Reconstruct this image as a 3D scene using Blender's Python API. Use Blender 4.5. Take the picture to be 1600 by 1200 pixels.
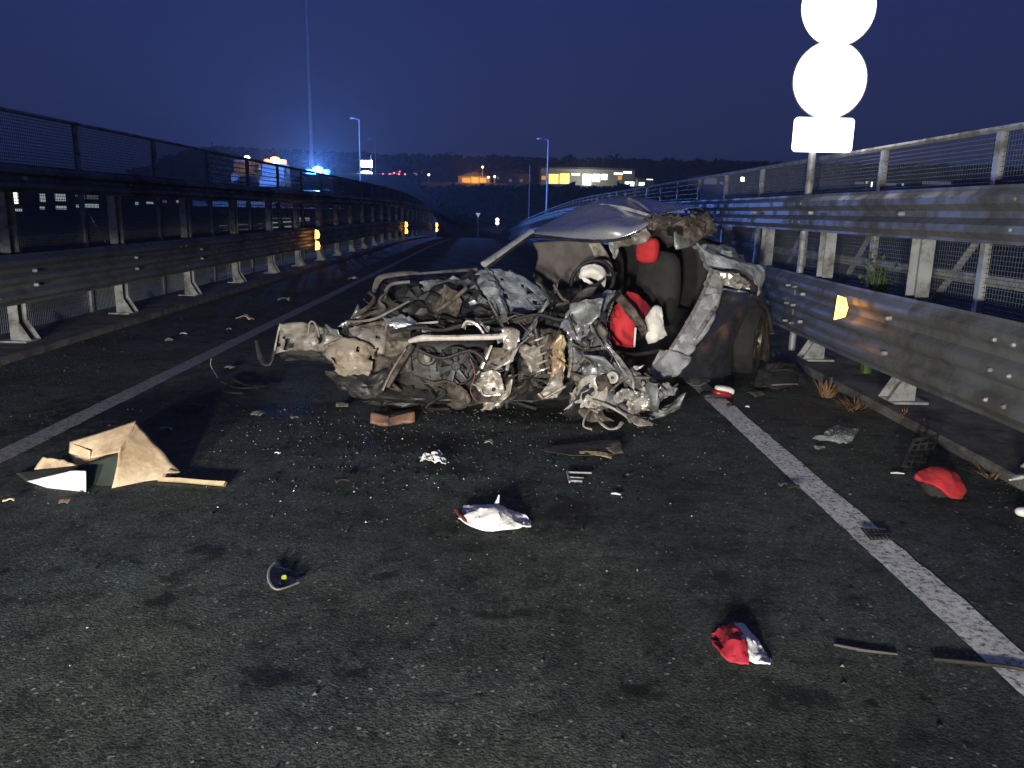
import bpy, math, random
from mathutils import Vector, Matrix, noise, Euler
V = Vector
rnd = random.Random(11)
scn = bpy.context.scene
for o in list(bpy.data.objects): bpy.data.objects.remove(o)
col = scn.collection

# ------------------------------------------------------------------ camera
F, H, ROLL = 1230.0, 1.45, 0.02
PITCH = math.atan(270.7/F); YAW = math.atan(18.4/math.hypot(F, 270.7))
CR = Matrix.Rotation(-YAW, 3, 'Z') @ Matrix.Rotation(math.pi/2-PITCH, 3, 'X') @ Matrix.Rotation(ROLL, 3, 'Z')
cam = bpy.data.objects.new('camera', bpy.data.cameras.new('camera'))
cam.data.sensor_width = 36; cam.data.lens = 36*F/1600; cam.data.clip_end = 3000; cam.data.clip_start = .05
cam.matrix_world = Matrix.Translation((0, 0, H)) @ CR.to_4x4()
col.objects.link(cam); scn.camera = cam
cy = scn.cycles; cy.max_bounces = 5; cy.diffuse_bounces = 2; cy.glossy_bounces = 3; cy.transmission_bounces = 3; cy.transparent_max_bounces = 6; cy.volume_bounces = 0
scn.render.resolution_x = 1024; scn.render.resolution_y = 768

# ------------------------------------------------------------------ sky at dusk (sun below the horizon, behind the camera)
w = bpy.data.worlds.new('World'); scn.world = w; w.use_nodes = True
nt = w.node_tree; bg = nt.nodes['Background']
sky = nt.nodes.new('ShaderNodeTexSky'); sky.sky_type = 'NISHITA'; sky.sun_disc = False
sky.sun_elevation = math.radians(-2.0); sky.sun_rotation = math.radians(200)
sky.air_density = 1.0; sky.dust_density = 0.2; sky.ozone_density = 6.0
# twilight: the Nishita glow plus the even deep blue of the dusk sky, a little greyer towards the horizon all round
tcw = nt.nodes.new('ShaderNodeTexCoord'); sxyz = nt.nodes.new('ShaderNodeSeparateXYZ'); nt.links.new(tcw.outputs['Generated'], sxyz.inputs[0])
rw_ = nt.nodes.new('ShaderNodeValToRGB'); nt.links.new(sxyz.outputs['Z'], rw_.inputs['Fac'])
rw_.color_ramp.elements[0].position = 0; rw_.color_ramp.elements[0].color = (.025, .028, .064, 1)
rw_.color_ramp.elements[1].position = 1; rw_.color_ramp.elements[1].color = (.011, .022, .092, 1)
e_ = rw_.color_ramp.elements.new(.07); e_.color = (.0205, .030, .092, 1)
e_ = rw_.color_ramp.elements.new(.3); e_.color = (.0175, .027, .112, 1)
sc_ = nt.nodes.new('ShaderNodeMix'); sc_.data_type = 'RGBA'; sc_.blend_type = 'ADD'; sc_.inputs['Factor'].default_value = .04
nt.links.new(rw_.outputs[0], sc_.inputs['A']); nt.links.new(sky.outputs[0], sc_.inputs['B'])
nt.links.new(sc_.outputs['Result'], bg.inputs[0]); bg.inputs[1].default_value = 1.0

# headlamps of the vehicle standing behind the photographer
def headlamp(name, loc, e, c=(1, .96, .86), r=.15):
    """dipped beam: sharp upper cut-off on the left, kicked up on the right, like any European headlamp"""
    l = bpy.data.lights.new(name, 'SPOT'); l.energy = e; l.color = c
    l.spot_size = math.radians(120); l.spot_blend = .5; l.shadow_soft_size = r
    o = bpy.data.objects.new(name, l); col.objects.link(o); o.location = loc
    o.rotation_euler = (math.pi/2, 0, 0)
    l.use_nodes = True; t = l.node_tree; em = t.nodes['Emission']; N = t.nodes.new; L = t.links.new
    tc = N('ShaderNodeTexCoord'); sp = N('ShaderNodeSeparateXYZ'); L(tc.outputs['Normal'], sp.inputs[0])
    def M(op, a, b=None, c_=None):
        n = N('ShaderNodeMath'); n.operation = op
        for i, v in enumerate((a, b, c_)):
            if v is None: continue
            if isinstance(v, (int, float)): n.inputs[i].default_value = v
            else: L(v, n.inputs[i])
        return n.outputs[0]
    fz = M('ABSOLUTE', sp.outputs['Z']); az = M('DIVIDE', M('MULTIPLY', sp.outputs['X'], SGN), fz); el = M('DIVIDE', M('MULTIPLY', sp.outputs['Y'], SGN), fz)
    lim = M('MULTIPLY_ADD', M('MAXIMUM', az, 0.0), .42, -.008)          # cut-off line rises to the right
    d = M('SUBTRACT', lim, el)
    mr = N('ShaderNodeMapRange'); mr.interpolation_type = 'SMOOTHSTEP'; L(d, mr.inputs['Value'])
    mr.inputs['From Min'].default_value = -.035; mr.inputs['From Max'].default_value = .02; mr.inputs['To Min'].default_value = .012; mr.inputs['To Max'].default_value = 1
    q = M('DIVIDE', M('SUBTRACT', az, .06), .85); lat = M('POWER', 2.718, M('MULTIPLY', M('MULTIPLY', q, q), -1.0))
    v_ = M('DIVIDE', el, .42); ver = M('POWER', 2.718, M('MULTIPLY', M('MULTIPLY', v_, v_), -1.0))
    L(M('MULTIPLY', M('MULTIPLY', mr.outputs['Result'], lat), ver), em.inputs['Strength'])
    return o
SGN = 1.0
headlamp('headlamp', (-2.25, -3.2, .85), 2700)
headlamp('headlamp', (-.95, -3.2, .85), 2700)

vs = scn.view_settings; vs.view_transform = 'Standard'; vs.look = 'None'; vs.exposure = 0; vs.gamma = 1; vs.use_curve_mapping = False

# ------------------------------------------------------------------ measuring helpers: photo pixel + distance -> place
def ray(x, y): return CR @ V((x-800, 600-y, -F))
def at(x, y, Y):
    d = ray(x, y); return V((0, 0, H)) + d*(Y/d.y)
def gp(x, y, z=0.0):
    d = ray(x, y); return V((0, 0, H)) + d*((z-H)/d.z)

# ------------------------------------------------------------------ materials
MATS = {}
def mat(name, c, rough=.6, metal=0., var=.25, scale=6., bump=0., bscale=60., c2=None, spec=.5, alpha=1., emit=0, ecol=None, dirt=None, dscale=5., trans=0.):
    if name in MATS: return MATS[name]
    m = bpy.data.materials.new(name); m.use_nodes = True; MATS[name] = m
    t = m.node_tree; p = t.nodes['Principled BSDF']
    p.inputs['Roughness'].default_value = rough; p.inputs['Metallic'].default_value = metal
    p.inputs['Specular IOR Level'].default_value = spec
    tc = t.nodes.new('ShaderNodeTexCoord')
    n = t.nodes.new('ShaderNodeTexNoise'); n.inputs['Scale'].default_value = scale; n.inputs['Detail'].default_value = 6
    t.links.new(tc.outputs['Object'], n.inputs['Vector'])
    r = t.nodes.new('ShaderNodeValToRGB'); r.color_ramp.elements[0].position = .3; r.color_ramp.elements[1].position = .72
    a = c2 if c2 else [v*(1-var) for v in c]
    b = c if c2 else [min(1, v*(1+var)) for v in c]
    r.color_ramp.elements[0].color = (*a, 1); r.color_ramp.elements[1].color = (*b, 1)
    t.links.new(n.outputs['Fac'], r.inputs['Fac'])
    out = r.outputs['Color']
    if dirt:
        n2 = t.nodes.new('ShaderNodeTexNoise'); n2.inputs['Scale'].default_value = dscale; n2.inputs['Detail'].default_value = 8; n2.inputs['Roughness'].default_value = .7
        t.links.new(tc.outputs['Object'], n2.inputs['Vector'])
        r2 = t.nodes.new('ShaderNodeValToRGB'); r2.color_ramp.elements[0].position = .45; r2.color_ramp.elements[1].position = .62
        t.links.new(n2.outputs['Fac'], r2.inputs['Fac'])
        mx = t.nodes.new('ShaderNodeMix'); mx.data_type = 'RGBA'
        t.links.new(r2.outputs['Color'], mx.inputs['Factor']); t.links.new(out, mx.inputs['A']); mx.inputs['B'].default_value = (*dirt, 1)
        out = mx.outputs['Result']
        mr = t.nodes.new('ShaderNodeMapRange'); mr.inputs['To Min'].default_value = rough; mr.inputs['To Max'].default_value = min(1, rough+.35)
        t.links.new(r2.outputs['Color'], mr.inputs['Value']); t.links.new(mr.outputs['Result'], p.inputs['Roughness'])
    t.links.new(out, p.inputs['Base Color'])
    if bump:
        n3 = t.nodes.new('ShaderNodeTexNoise'); n3.inputs['Scale'].default_value = bscale; n3.inputs['Detail'].default_value = 5
        t.links.new(tc.outputs['Object'], n3.inputs['Vector'])
        bm = t.nodes.new('ShaderNodeBump'); bm.inputs['Strength'].default_value = bump; bm.inputs['Distance'].default_value = .01
        t.links.new(n3.outputs['Fac'], bm.inputs['Height']); t.links.new(bm.outputs['Normal'], p.inputs['Normal'])
    if alpha < 1: p.inputs['Alpha'].default_value = alpha
    if trans: p.inputs['Transmission Weight'].default_value = trans
    if emit:
        p.inputs['Emission Color'].default_value = (*(ecol or c), 1); p.inputs['Emission Strength'].default_value = emit
    return m

def asphalt_mat():
    m = bpy.data.materials.new('asphalt'); m.use_nodes = True; t = m.node_tree; p = t.nodes['Principled BSDF']
    N = t.nodes.new; L = t.links.new
    tc = N('ShaderNodeTexCoord')
    def nz(s, d=5, r=.6):
        n = N('ShaderNodeTexNoise'); n.inputs['Scale'].default_value = s; n.inputs['Detail'].default_value = d; n.inputs['Roughness'].default_value = r
        L(tc.outputs['Object'], n.inputs['Vector']); return n
    def ramp(src, stops):
        r = N('ShaderNodeValToRGB'); e = r.color_ramp.elements
        e[0].position, e[0].color = stops[0][0], (*stops[0][1], 1); e[1].position, e[1].color = stops[-1][0], (*stops[-1][1], 1)
        for s in stops[1:-1]:
            q = e.new(s[0]); q.color = (*s[1], 1)
        L(src, r.inputs['Fac']); return r.outputs['Color']
    def mix(f, a, b, mode='MIX'):
        x = N('ShaderNodeMix'); x.data_type = 'RGBA'; x.blend_type = mode
        if isinstance(f, float): x.inputs['Factor'].default_value = f
        else: L(f, x.inputs['Factor'])
        for s, k in ((a, 'A'), (b, 'B')):
            if isinstance(s, tuple): x.inputs[k].default_value = (*s, 1)
            else: L(s, x.inputs[k])
        return x.outputs['Result']
    vo = N('ShaderNodeTexVoronoi'); vo.inputs['Scale'].default_value = 75; L(tc.outputs['Object'], vo.inputs['Vector'])
    wv_ = N('ShaderNodeVectorMath'); wv_.operation = 'MULTIPLY_ADD'; wn = nz(30, 2); L(wn.outputs['Color'], wv_.inputs[0]); wv_.inputs[1].default_value = (.02, .02, .02); L(tc.outputs['Object'], wv_.inputs[2])
    vb = N('ShaderNodeTexVoronoi'); vb.inputs['Scale'].default_value = 140; L(wv_.outputs[0], vb.inputs['Vector']); L(wv_.outputs[0], vo.inputs['Vector'])
    st_ = [(0, (.016, .018, .017)), (.4, (.052, .060, .056)), (.78, (.095, .107, .098)), (.93, (.14, .15, .14)), (1, (.36, .37, .34))]
    vc = mix(.5, ramp(vo.outputs['Color'], st_), ramp(vb.outputs['Color'], st_))
    big = ramp(nz(.9, 6).outputs['Fac'], [(.34, (.5, .5, .52)), (.52, (.9, .9, .9)), (.72, (1.3, 1.3, 1.22))])
    c = mix(1.0, vc, big, 'MULTIPLY')
    mid = ramp(nz(6, 7, .75).outputs['Fac'], [(.36, (.4, .4, .42)), (.5, (1, 1, 1)), (.68, (1.3, 1.3, 1.25))])
    c = mix(1.0, c, mid, 'MULTIPLY')
    pock = ramp(nz(11, 3, .55).outputs['Fac'], [(.27, (.22, .22, .22)), (.36, (1, 1, 1))])
    c = mix(1.0, c, pock, 'MULTIPLY')
    grit = ramp(nz(160, 3, .8).outputs['Fac'], [(.34, (.45, .45, .45)), (.5, (1, 1, 1)), (.7, (1.9, 1.9, 1.8))])
    c = mix(1.0, c, grit, 'MULTIPLY')
    tint = ramp(nz(.5, 3).outputs['Fac'], [(.35, (.9, .98, 1.1)), (.6, (1.02, 1.05, .93))])
    c = mix(1.0, c, tint, 'MULTIPLY')
    fv = N('ShaderNodeTexVoronoi'); fv.inputs['Scale'].default_value = 48; L(wv_.outputs[0], fv.inputs['Vector'])
    fs = N('ShaderNodeSeparateXYZ'); L(fv.outputs['Color'], fs.inputs[0])
    f1 = N('ShaderNodeMath'); f1.operation = 'GREATER_THAN'; L(fs.outputs['X'], f1.inputs[0]); f1.inputs[1].default_value = .9
    f2 = N('ShaderNodeMath'); f2.operation = 'LESS_THAN'; L(fv.outputs['Distance'], f2.inputs[0]); f2.inputs[1].default_value = .3
    f3 = N('ShaderNodeMath'); f3.operation = 'MULTIPLY'; L(f1.outputs[0], f3.inputs[0]); L(f2.outputs[0], f3.inputs[1])
    f4 = N('ShaderNodeMath'); f4.operation = 'MULTIPLY'; L(f3.outputs[0], f4.inputs[0]); L(fs.outputs['Y'], f4.inputs[1])
    c = mix(f4.outputs[0], c, (.30, .31, .28))
    # oil and scorch stains and other dark patches with shapes of their own
    sep = N('ShaderNodeSeparateXYZ'); L(tc.outputs['Object'], sep.inputs[0])
    stain_or_patch = None
    wob = nz(9, 8, .78)
    for (sx, sy, rx, ry) in STAINS_AND_PATCHES:
        mp = N('ShaderNodeMapping'); mp.vector_type = 'TEXTURE'
        mp.inputs['Location'].default_value = (sx, sy, 0); mp.inputs['Scale'].default_value = (rx, ry, 1000)
        L(tc.outputs['Object'], mp.inputs['Vector'])
        ln = N('ShaderNodeVectorMath'); ln.operation = 'LENGTH'; L(mp.outputs[0], ln.inputs[0])
        ad = N('ShaderNodeMath'); ad.operation = 'MULTIPLY_ADD'; L(wob.outputs['Fac'], ad.inputs[0]); ad.inputs[1].default_value = 4.2; L(ln.outputs['Value'], ad.inputs[2])
        mr = N('ShaderNodeMapRange'); mr.inputs['From Min'].default_value = 2.9; mr.inputs['From Max'].default_value = 2.35; L(ad.outputs[0], mr.inputs['Value'])
        if stain_or_patch is None: stain_or_patch = mr.outputs['Result']
        else:
            mm = N('ShaderNodeMath'); mm.operation = 'MAXIMUM'; L(stain_or_patch, mm.inputs[0]); L(mr.outputs['Result'], mm.inputs[1]); stain_or_patch = mm.outputs[0]
    sc = N('ShaderNodeMath'); sc.operation = 'MULTIPLY'; L(stain_or_patch, sc.inputs[0]); sc.inputs[1].default_value = .8
    c = mix(sc.outputs[0], c, (.006, .006, .007))
    L(c, p.inputs['Base Color'])
    rr = N('ShaderNodeMapRange'); L(stain_or_patch, rr.inputs['Value']); rr.inputs['To Min'].default_value = .9; rr.inputs['To Max'].default_value = .62
    p.inputs['Specular IOR Level'].default_value = .22
    L(rr.outputs['Result'], p.inputs['Roughness'])
    bp = N('ShaderNodeBump'); bp.inputs['Strength'].default_value = .4; bp.inputs['Distance'].default_value = .004
    v2 = N('ShaderNodeTexVoronoi'); v2.inputs['Scale'].default_value = 100; L(wv_.outputs[0], v2.inputs['Vector'])
    hn = nz(55, 7, .8)
    ah = N('ShaderNodeMath'); ah.operation = 'SUBTRACT'; L(hn.outputs['Fac'], ah.inputs[0]); L(v2.outputs['Distance'], ah.inputs[1])
    L(ah.outputs[0], bp.inputs['Height']); L(bp.outputs['Normal'], p.inputs['Normal'])
    return m
def line_mat(nm='worn_road_paint', g=1.):
    m = bpy.data.materials.new(nm); m.use_nodes = True; t = m.node_tree; p = t.nodes['Principled BSDF']; N = t.nodes.new; L = t.links.new
    tc = N('ShaderNodeTexCoord')
    def nz(s, d=6, r=.7):
        n = N('ShaderNodeTexNoise'); n.inputs['Scale'].default_value = s; n.inputs['Detail'].default_value = d; n.inputs['Roughness'].default_value = r
        L(tc.outputs['Object'], n.inputs['Vector']); return n
    r1 = N('ShaderNodeValToRGB'); e = r1.color_ramp.elements; e[0].position = .36; e[0].color = (.07, .07, .07, 1); e[1].position = .52; e[1].color = (.90*g, .90*g, .86*g, 1)
    q = e.new(.43); q.color = (.48*g, .48*g, .46*g, 1)
    L(nz(38).outputs['Fac'], r1.inputs['Fac'])
    r2 = N('ShaderNodeValToRGB'); e = r2.color_ramp.elements; e[0].position = .35; e[0].color = (.72, .72, .72, 1); e[1].position = .62; e[1].color = (1, 1, 1, 1)
    L(nz(5).outputs['Fac'], r2.inputs['Fac'])
    x = N('ShaderNodeMix'); x.data_type = 'RGBA'; x.blend_type = 'MULTIPLY'; x.inputs['Factor'].default_value = 1
    L(r1.outputs[0], x.inputs['A']); L(r2.outputs[0], x.inputs['B']); L(x.outputs['Result'], p.inputs['Base Color'])
    p.inputs['Roughness'].default_value = .7
    bp = N('ShaderNodeBump'); bp.inputs['Strength'].default_value = .8; bp.inputs['Distance'].default_value = .005
    L(nz(70).outputs['Fac'], bp.inputs['Height']); L(bp.outputs[0], p.inputs['Normal'])
    return m

STAINS_AND_PATCHES = []
for (px, py, rx, ry) in ((890, 800, .32, .42), (640, 690, .8, .35), (860, 650, .9, .4), (180, 640, .8, 1.2), (1230, 640, .5, .5), (440, 640, .7, .4), (700, 830, .12, .08), (330, 860, .14, .1), (560, 1050, .12, .08), (820, 960, .25, .06), (1130, 900, .1, .1), (430, 1060, .2, .1), (1250, 1090, .18, .1), (250, 940, .1, .12), (1000, 1080, .1, .06), (700, 730, .35, .2), (1060, 780, .14, .08), (600, 900, .07, .06)):  # first entry darkens the road right of the white cloth
    g = gp(px, py); STAINS_AND_PATCHES.append((g.x, g.y, rx, ry))

ASPHALT = asphalt_mat(); LINE = line_mat(); LINE2 = line_mat('dirty_road_paint', .38)
GALV = mat('galvanised_steel', (.17, .18, .185), .55, .35, .15, 2, .03, 30, dirt=(.085, .085, .08), dscale=2.2)
GALV2 = mat('post_steel', (.37, .38, .38), .55, .3, .2, 5, .1, 40, dirt=(.17, .165, .15), dscale=6)
WIRE = mat('wire_steel', (.16, .17, .17), .6, .4, .2)
CONC = mat('kerb_concrete', (.13, .125, .115), .9, 0, .35, 4, .6, 50, dirt=(.045, .04, .035), dscale=3)
SOIL = mat('dark_soil', (.03, .032, .024), .95, 0, .5, .15, .5, 2)
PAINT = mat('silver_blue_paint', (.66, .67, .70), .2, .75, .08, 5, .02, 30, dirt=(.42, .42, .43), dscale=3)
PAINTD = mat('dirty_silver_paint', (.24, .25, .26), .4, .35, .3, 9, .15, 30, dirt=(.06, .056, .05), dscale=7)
BARE = mat('bare_steel', (.55, .51, .46), .34, .4, .25, 12, .1, 60, dirt=(.16, .12, .08), dscale=11)
FOIL = mat('torn_aluminium', (.66, .63, .59), .25, .55, .25, 14, .15, 50, dirt=(.16, .13, .10), dscale=18)
RUSTY = mat('dirty_underbody', (.12, .095, .075), .6, .2, .5, 10, .4, 40, dirt=(.018, .016, .014), dscale=8)
TANM = mat('tan_plate', (.46, .33, .20), .5, .3, .4, 12, .3, 40, dirt=(.09, .06, .04), dscale=10)  # tan with dark brown blotches
BEIGE = mat('dirty_beige_panel', (.25, .225, .195), .42, .1, .3, 7, .2, 40, dirt=(.09, .075, .06), dscale=9)
BLK = mat('black_plastic', (.012, .012, .013), .5, 0, .4, 10, .2, 60, dirt=(.026, .023, .02), dscale=8)
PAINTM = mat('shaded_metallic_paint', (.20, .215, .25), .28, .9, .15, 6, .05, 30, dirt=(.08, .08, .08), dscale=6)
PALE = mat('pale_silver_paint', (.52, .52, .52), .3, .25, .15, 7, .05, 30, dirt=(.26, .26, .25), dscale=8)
BEAMM = mat('bumper_beam_alloy', (.72, .66, .60), .32, .2, .1, 10, .05, 30, dirt=(.45, .38, .32), dscale=9)
GLS = mat('shattered_laminate', (.34, .37, .38), .35, .0, .25, 40, .9, 90, dirt=(.12, .13, .14), dscale=10)
INTER = mat('brown_lining', (.10, .085, .08), .9, 0, .3, 8, .2, 50)
INTERD = mat('black_upholstery', (.022, .02, .02), .9, 0, .3, 12, .2, 80)
RED = mat('red_fabric', (.50, .022, .03), .8, 0, .18, 14, .25, 120)
AIRBAG = mat('white_airbag_cloth', (.74, .70, .64), .9, 0, .08, 14, .2, 60)
WHITE = mat('white_cloth', (.82, .80, .78), .9, 0, .05, 20, .25, 80)
CARD = mat('cardboard', (.72, .57, .38), .85, 0, .12, 7, .15, 60, dirt=(.40, .28, .17), dscale=3.2)
GREENP = mat('dark_green_panel', (.035, .045, .035), .7, 0, .3, 8)
WOOD = mat('pale_wood', (.60, .47, .28), .7, 0, .2, 18)
BRICKM = mat('brown_plastic', (.28, .15, .10), .7, 0, .3, 14, dirt=(.08, .06, .05))
RUB = mat('tyre_rubber', (.012, .012, .012), .85, 0, .3, 12, .3, 60, dirt=(.03, .025, .02), dscale=5)
RIM = mat('alloy_rim', (.09, .072, .045), .35, .5, .3, 10, dirt=(.05, .04, .03))
POLE = mat('lamp_post_steel', (.66, .68, .72), .5, .4, .1, 2)
VEGD = mat('dark_foliage', (.035, .05, .022), .9, 0, .5, .8)
VEGL = mat('green_leaves', (.06, .105, .022), .7, 0, .4, 12)
DRY = mat('dry_grass', (.24, .15, .07), .85, 0, .4, 20)
BARK = mat('bark', (.06, .045, .03), .95, 0, .4, 10)
DARKW = mat('dark_cladding', (.05, .05, .05), .9, 0, .15, .6)
WALLC = mat('pale_render', (.30, .28, .25), .9, 0, .15, .6)
DARKR = mat('dark_roof', (.06, .055, .055), .9, 0, .3, .8)
VANW = mat('vehicle_white', (.16, .16, .17), .4, 0, .08, 3)
CARD_ = mat('vehicle_dark', (.04, .045, .055), .35, .3, .1, 3)
GLASS = mat('dark_glass', (.01, .012, .015), .1, 0, .1, 3)
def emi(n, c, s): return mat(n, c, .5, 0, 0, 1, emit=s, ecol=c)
E_SIGN = emi('retroreflective_glow', (1, .97, .97), 4.0)  # emission stands in for headlight returned by the sign sheeting
E_ORANGE = emi('amber_reflector_glow', (1, .40, .05), 9)  # glow put into the plates in place of returned headlight
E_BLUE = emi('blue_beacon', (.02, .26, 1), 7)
E_BLUE2 = emi('blue_halo_lens', (.01, .10, 1), 1.6)  # dimmer side lenses, added to spread a blue halo around the beacon
E_AMB2 = emi('amber_halo_lens', (1, .14, .02), 1.4)
E_CYAN = emi('cyan_beacon', (.1, .65, 1), 12)
E_AMB = emi('amber_beacon', (1, .40, .07), 6)
E_WHT = emi('white_lamp', (.9, .97, 1), 14)
E_SOD = emi('sodium_lamp', (1, .62, .2), 10)
E_SHOP = emi('lit_shop_window', (.95, 1, .86), 2.6)
E_YEL = emi('yellow_lit_panel', (1, .78, .18), 1.3)
E_ORW = emi('sodium_lit_window', (1, .42, .08), .55)
E_RED = emi('tail_light', (1, .12, .22), 5)
E_WIN = emi('lit_window', (.85, .88, .95), .42)
E_DIM = emi('dim_window', (.6, .65, .7), .12)

# ------------------------------------------------------------------ mesh helpers
def tag(o, label=None, cat=None, group=None, kind=None):
    if label: o['label'] = label
    if cat: o['category'] = cat
    if group: o['group'] = group
    if kind: o['kind'] = kind
    return o
def thing(name, label, cat, loc, group=None):
    o = bpy.data.objects.new(name, None); col.objects.link(o); o.location = loc; o.empty_display_size = .1
    return tag(o, label, cat, group)
def origin(p):
    v = V((0, 0, 0))
    while p is not None: v = v + p.location; p = p.parent
    return v
def mk(name, verts, faces, m, parent=None, smooth=True, loc=None, sharp=40):
    """one mesh object; verts in world coordinates"""
    me = bpy.data.meshes.new(name)
    if loc is None: loc = V((0, 0, 0)) if parent else (sum((V(v) for v in verts), V((0, 0, 0)))/len(verts) if verts else V((0,0,0)))
    base = origin(parent) + loc if parent else loc
    me.from_pydata([tuple(V(v)-base) for v in verts], [], faces); me.materials.append(m)
    if smooth:
        me.polygons.foreach_set('use_smooth', [True]*len(me.polygons))
        me.set_sharp_from_angle(angle=math.radians(sharp))
    me.update()
    o = bpy.data.objects.new(name, me); col.objects.link(o); o.location = loc
    if parent: o.parent = parent
    return o
class MB:
    def __init__(s): s.v = []; s.f = []
    def add(s, v, f):
        n = len(s.v); s.v += [V(q) for q in v]; s.f += [tuple(i+n for i in q) for q in f]; return s
    def box(s, a, b):
        (x0, y0, z0), (x1, y1, z1) = a, b
        return s.add([(x0,y0,z0),(x1,y0,z0),(x1,y1,z0),(x0,y1,z0),(x0,y0,z1),(x1,y0,z1),(x1,y1,z1),(x0,y1,z1)],
              [(0,3,2,1),(4,5,6,7),(0,1,5,4),(1,2,6,5),(2,3,7,6),(3,0,4,7)])
    def obox(s, c, ux, uy, uz):
        c, ux, uy, uz = V(c), V(ux), V(uy), V(uz)
        vs = [c+ux*a+uy*b+uz*d for d in (-1, 1) for a, b in ((-1,-1),(1,-1),(1,1),(-1,1))]
        return s.add(vs, [(0,3,2,1),(4,5,6,7),(0,1,5,4),(1,2,6,5),(2,3,7,6),(3,0,4,7)])
    def tube(s, pts, r, n=8, flat=1., cap=True, up=V((0, 0, 1))):
        pts = [V(p) for p in pts]; rs = r if isinstance(r, (list, tuple)) else [r]*len(pts); b = len(s.v); prev = None
        for i, p in enumerate(pts):
            t = (pts[min(i+1, len(pts)-1)]-pts[max(i-1, 0)]).normalized()
            u = up if abs(t.dot(up)) < .95 else V((1, 0, 0))
            if prev is not None: u = prev
            a = t.cross(u).normalized(); c = a.cross(t).normalized(); prev = c
            for k in range(n):
                q = 2*math.pi*k/n; s.v.append(p + a*math.cos(q)*rs[i] + c*math.sin(q)*rs[i]*flat)
        for i in range(len(pts)-1):
            for k in range(n):
                k2 = (k+1) % n; s.f.append((b+i*n+k, b+i*n+k2, b+(i+1)*n+k2, b+(i+1)*n+k))
        if cap:
            s.f.append(tuple(b+k for k in range(n))[::-1]); e = b+(len(pts)-1)*n; s.f.append(tuple(e+k for k in range(n)))
        return s
    def lathe(s, c, ax, prof, n=28):
        c, ax = V(c), V(ax).normalized(); u = ax.orthogonal().normalized(); w_ = ax.cross(u); b = len(s.v); m = len(prof)
        for k in range(n):
            q = 2*math.pi*k/n; d = u*math.cos(q)+w_*math.sin(q)
            for (r, z) in prof: s.v.append(c+d*r+ax*z)
        for k in range(n):
            k2 = (k+1) % n
            for i in range(m-1): s.f.append((b+k*m+i, b+k2*m+i, b+k2*m+i+1, b+k*m+i+1))
        return s
    def blob(s, c, u, v, w_, e=.6, nu=16, nv=10, lump=0., fr=5., seed=0):
        c, u, v, w_ = V(c), V(u), V(v), V(w_); b = len(s.v)
        sg = lambda x: math.copysign(abs(x)**e, x)
        for j in range(nv+1):
            ph = -math.pi/2+math.pi*j/nv
            for i in range(nu):
                th = 2*math.pi*i/nu
                d = u*sg(math.cos(ph))*sg(math.cos(th)) + v*sg(math.cos(ph))*sg(math.sin(th)) + w_*sg(math.sin(ph))
                p = c+d
                if lump: p = p + d.normalized()*lump*(1-2*abs(noise.noise(p*fr+V((seed, 0, 0)))))
                s.v.append(p)
        for j in range(nv):
            for i in range(nu):
                i2 = (i+1) % nu; s.f.append((b+j*nu+i, b+j*nu+i2, b+(j+1)*nu+i2, b+(j+1)*nu+i))
        return s
    def obj(s, name, m, parent=None, smooth=True, loc=None, sharp=40): return mk(name, s.v, s.f, m, parent, smooth, loc, sharp)

def crom(pts, k):
    out = []; n = len(pts)
    for i in range(n-1):
        p0 = pts[max(i-1, 0)]; p1 = pts[i]; p2 = pts[i+1]; p3 = pts[min(i+2, n-1)]
        for j in range(k):
            t = j/k; out.append(.5*((2*p1)+(p2-p0)*t+(2*p0-5*p1+4*p2-p3)*t*t+(3*p1-p0-3*p2+p3)*t**3))
    out.append(pts[-1]); return out
def ridge(p): return 1-2.6*abs(noise.noise(p))
def sheet(name, rows, m, parent=None, k=6, amp=.015, fr=7., thick=.004, tear=.0, seed=0, smooth=True, loc=None, holes=0., sharp=32):
    """crumpled sheet through a net of control points"""
    g = [crom([V(p) for p in r], k) for r in rows]
    cols = [crom([r[i] for r in g], k) for i in range(len(g[0]))]
    nu, nv = len(cols), len(cols[0]); so = V((seed*7.3, seed*3.1, seed*1.7)); P = [[None]*nv for _ in range(nu)]
    for i in range(nu):
        for j in range(nv):
            p = cols[i][j]
            du = cols[min(i+1, nu-1)][j]-cols[max(i-1, 0)][j]; dv = cols[i][min(j+1, nv-1)]-cols[i][max(j-1, 0)]
            nn = du.cross(dv)
            nn = nn.normalized() if nn.length > 1e-9 else V((0, 0, 1))
            q = p*fr+so
            d = ridge(q)+.5*ridge(q*2.1)+.25*ridge(q*4.3)
            p = p+nn*amp*d
            if tear and (i in (0, nu-1) or j in (0, nv-1)):
                p = p + V((noise.noise(q*3), noise.noise(q*3+V((9, 0, 0))), noise.noise(q*3+V((0, 9, 0)))))*tear
            P[i][j] = p
    verts = [P[i][j] for i in range(nu) for j in range(nv)]; faces = []
    for i in range(nu-1):
        for j in range(nv-1):
            if holes:
                c = (P[i][j]+P[i+1][j+1])/2; edge = min(i, j, nu-2-i, nv-2-j)
                if noise.noise(c*fr*1.7+so) > .55-holes*(1.0 if edge < 2 else .45): continue
            a, b, c_, d_ = i*nv+j, (i+1)*nv+j, (i+1)*nv+j+1, i*nv+j+1
            if (i+j) % 2: faces += [(a, b, c_), (a, c_, d_)]
            else: faces += [(a, b, d_), (b, c_, d_)]
    o = mk(name, verts, faces, m, parent, smooth, loc, sharp)
    if thick:
        md = o.modifiers.new('thickness', 'SOLIDIFY'); md.thickness = thick; md.offset = 0
    return o
def px(rows): return [[at(*p) for p in r] for r in rows]
def copy_tree(o, parent=None):
    c = o.copy(); col.objects.link(c); c.parent = parent
    for ch in list(o.children): copy_tree(ch, c)
    return c

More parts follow.
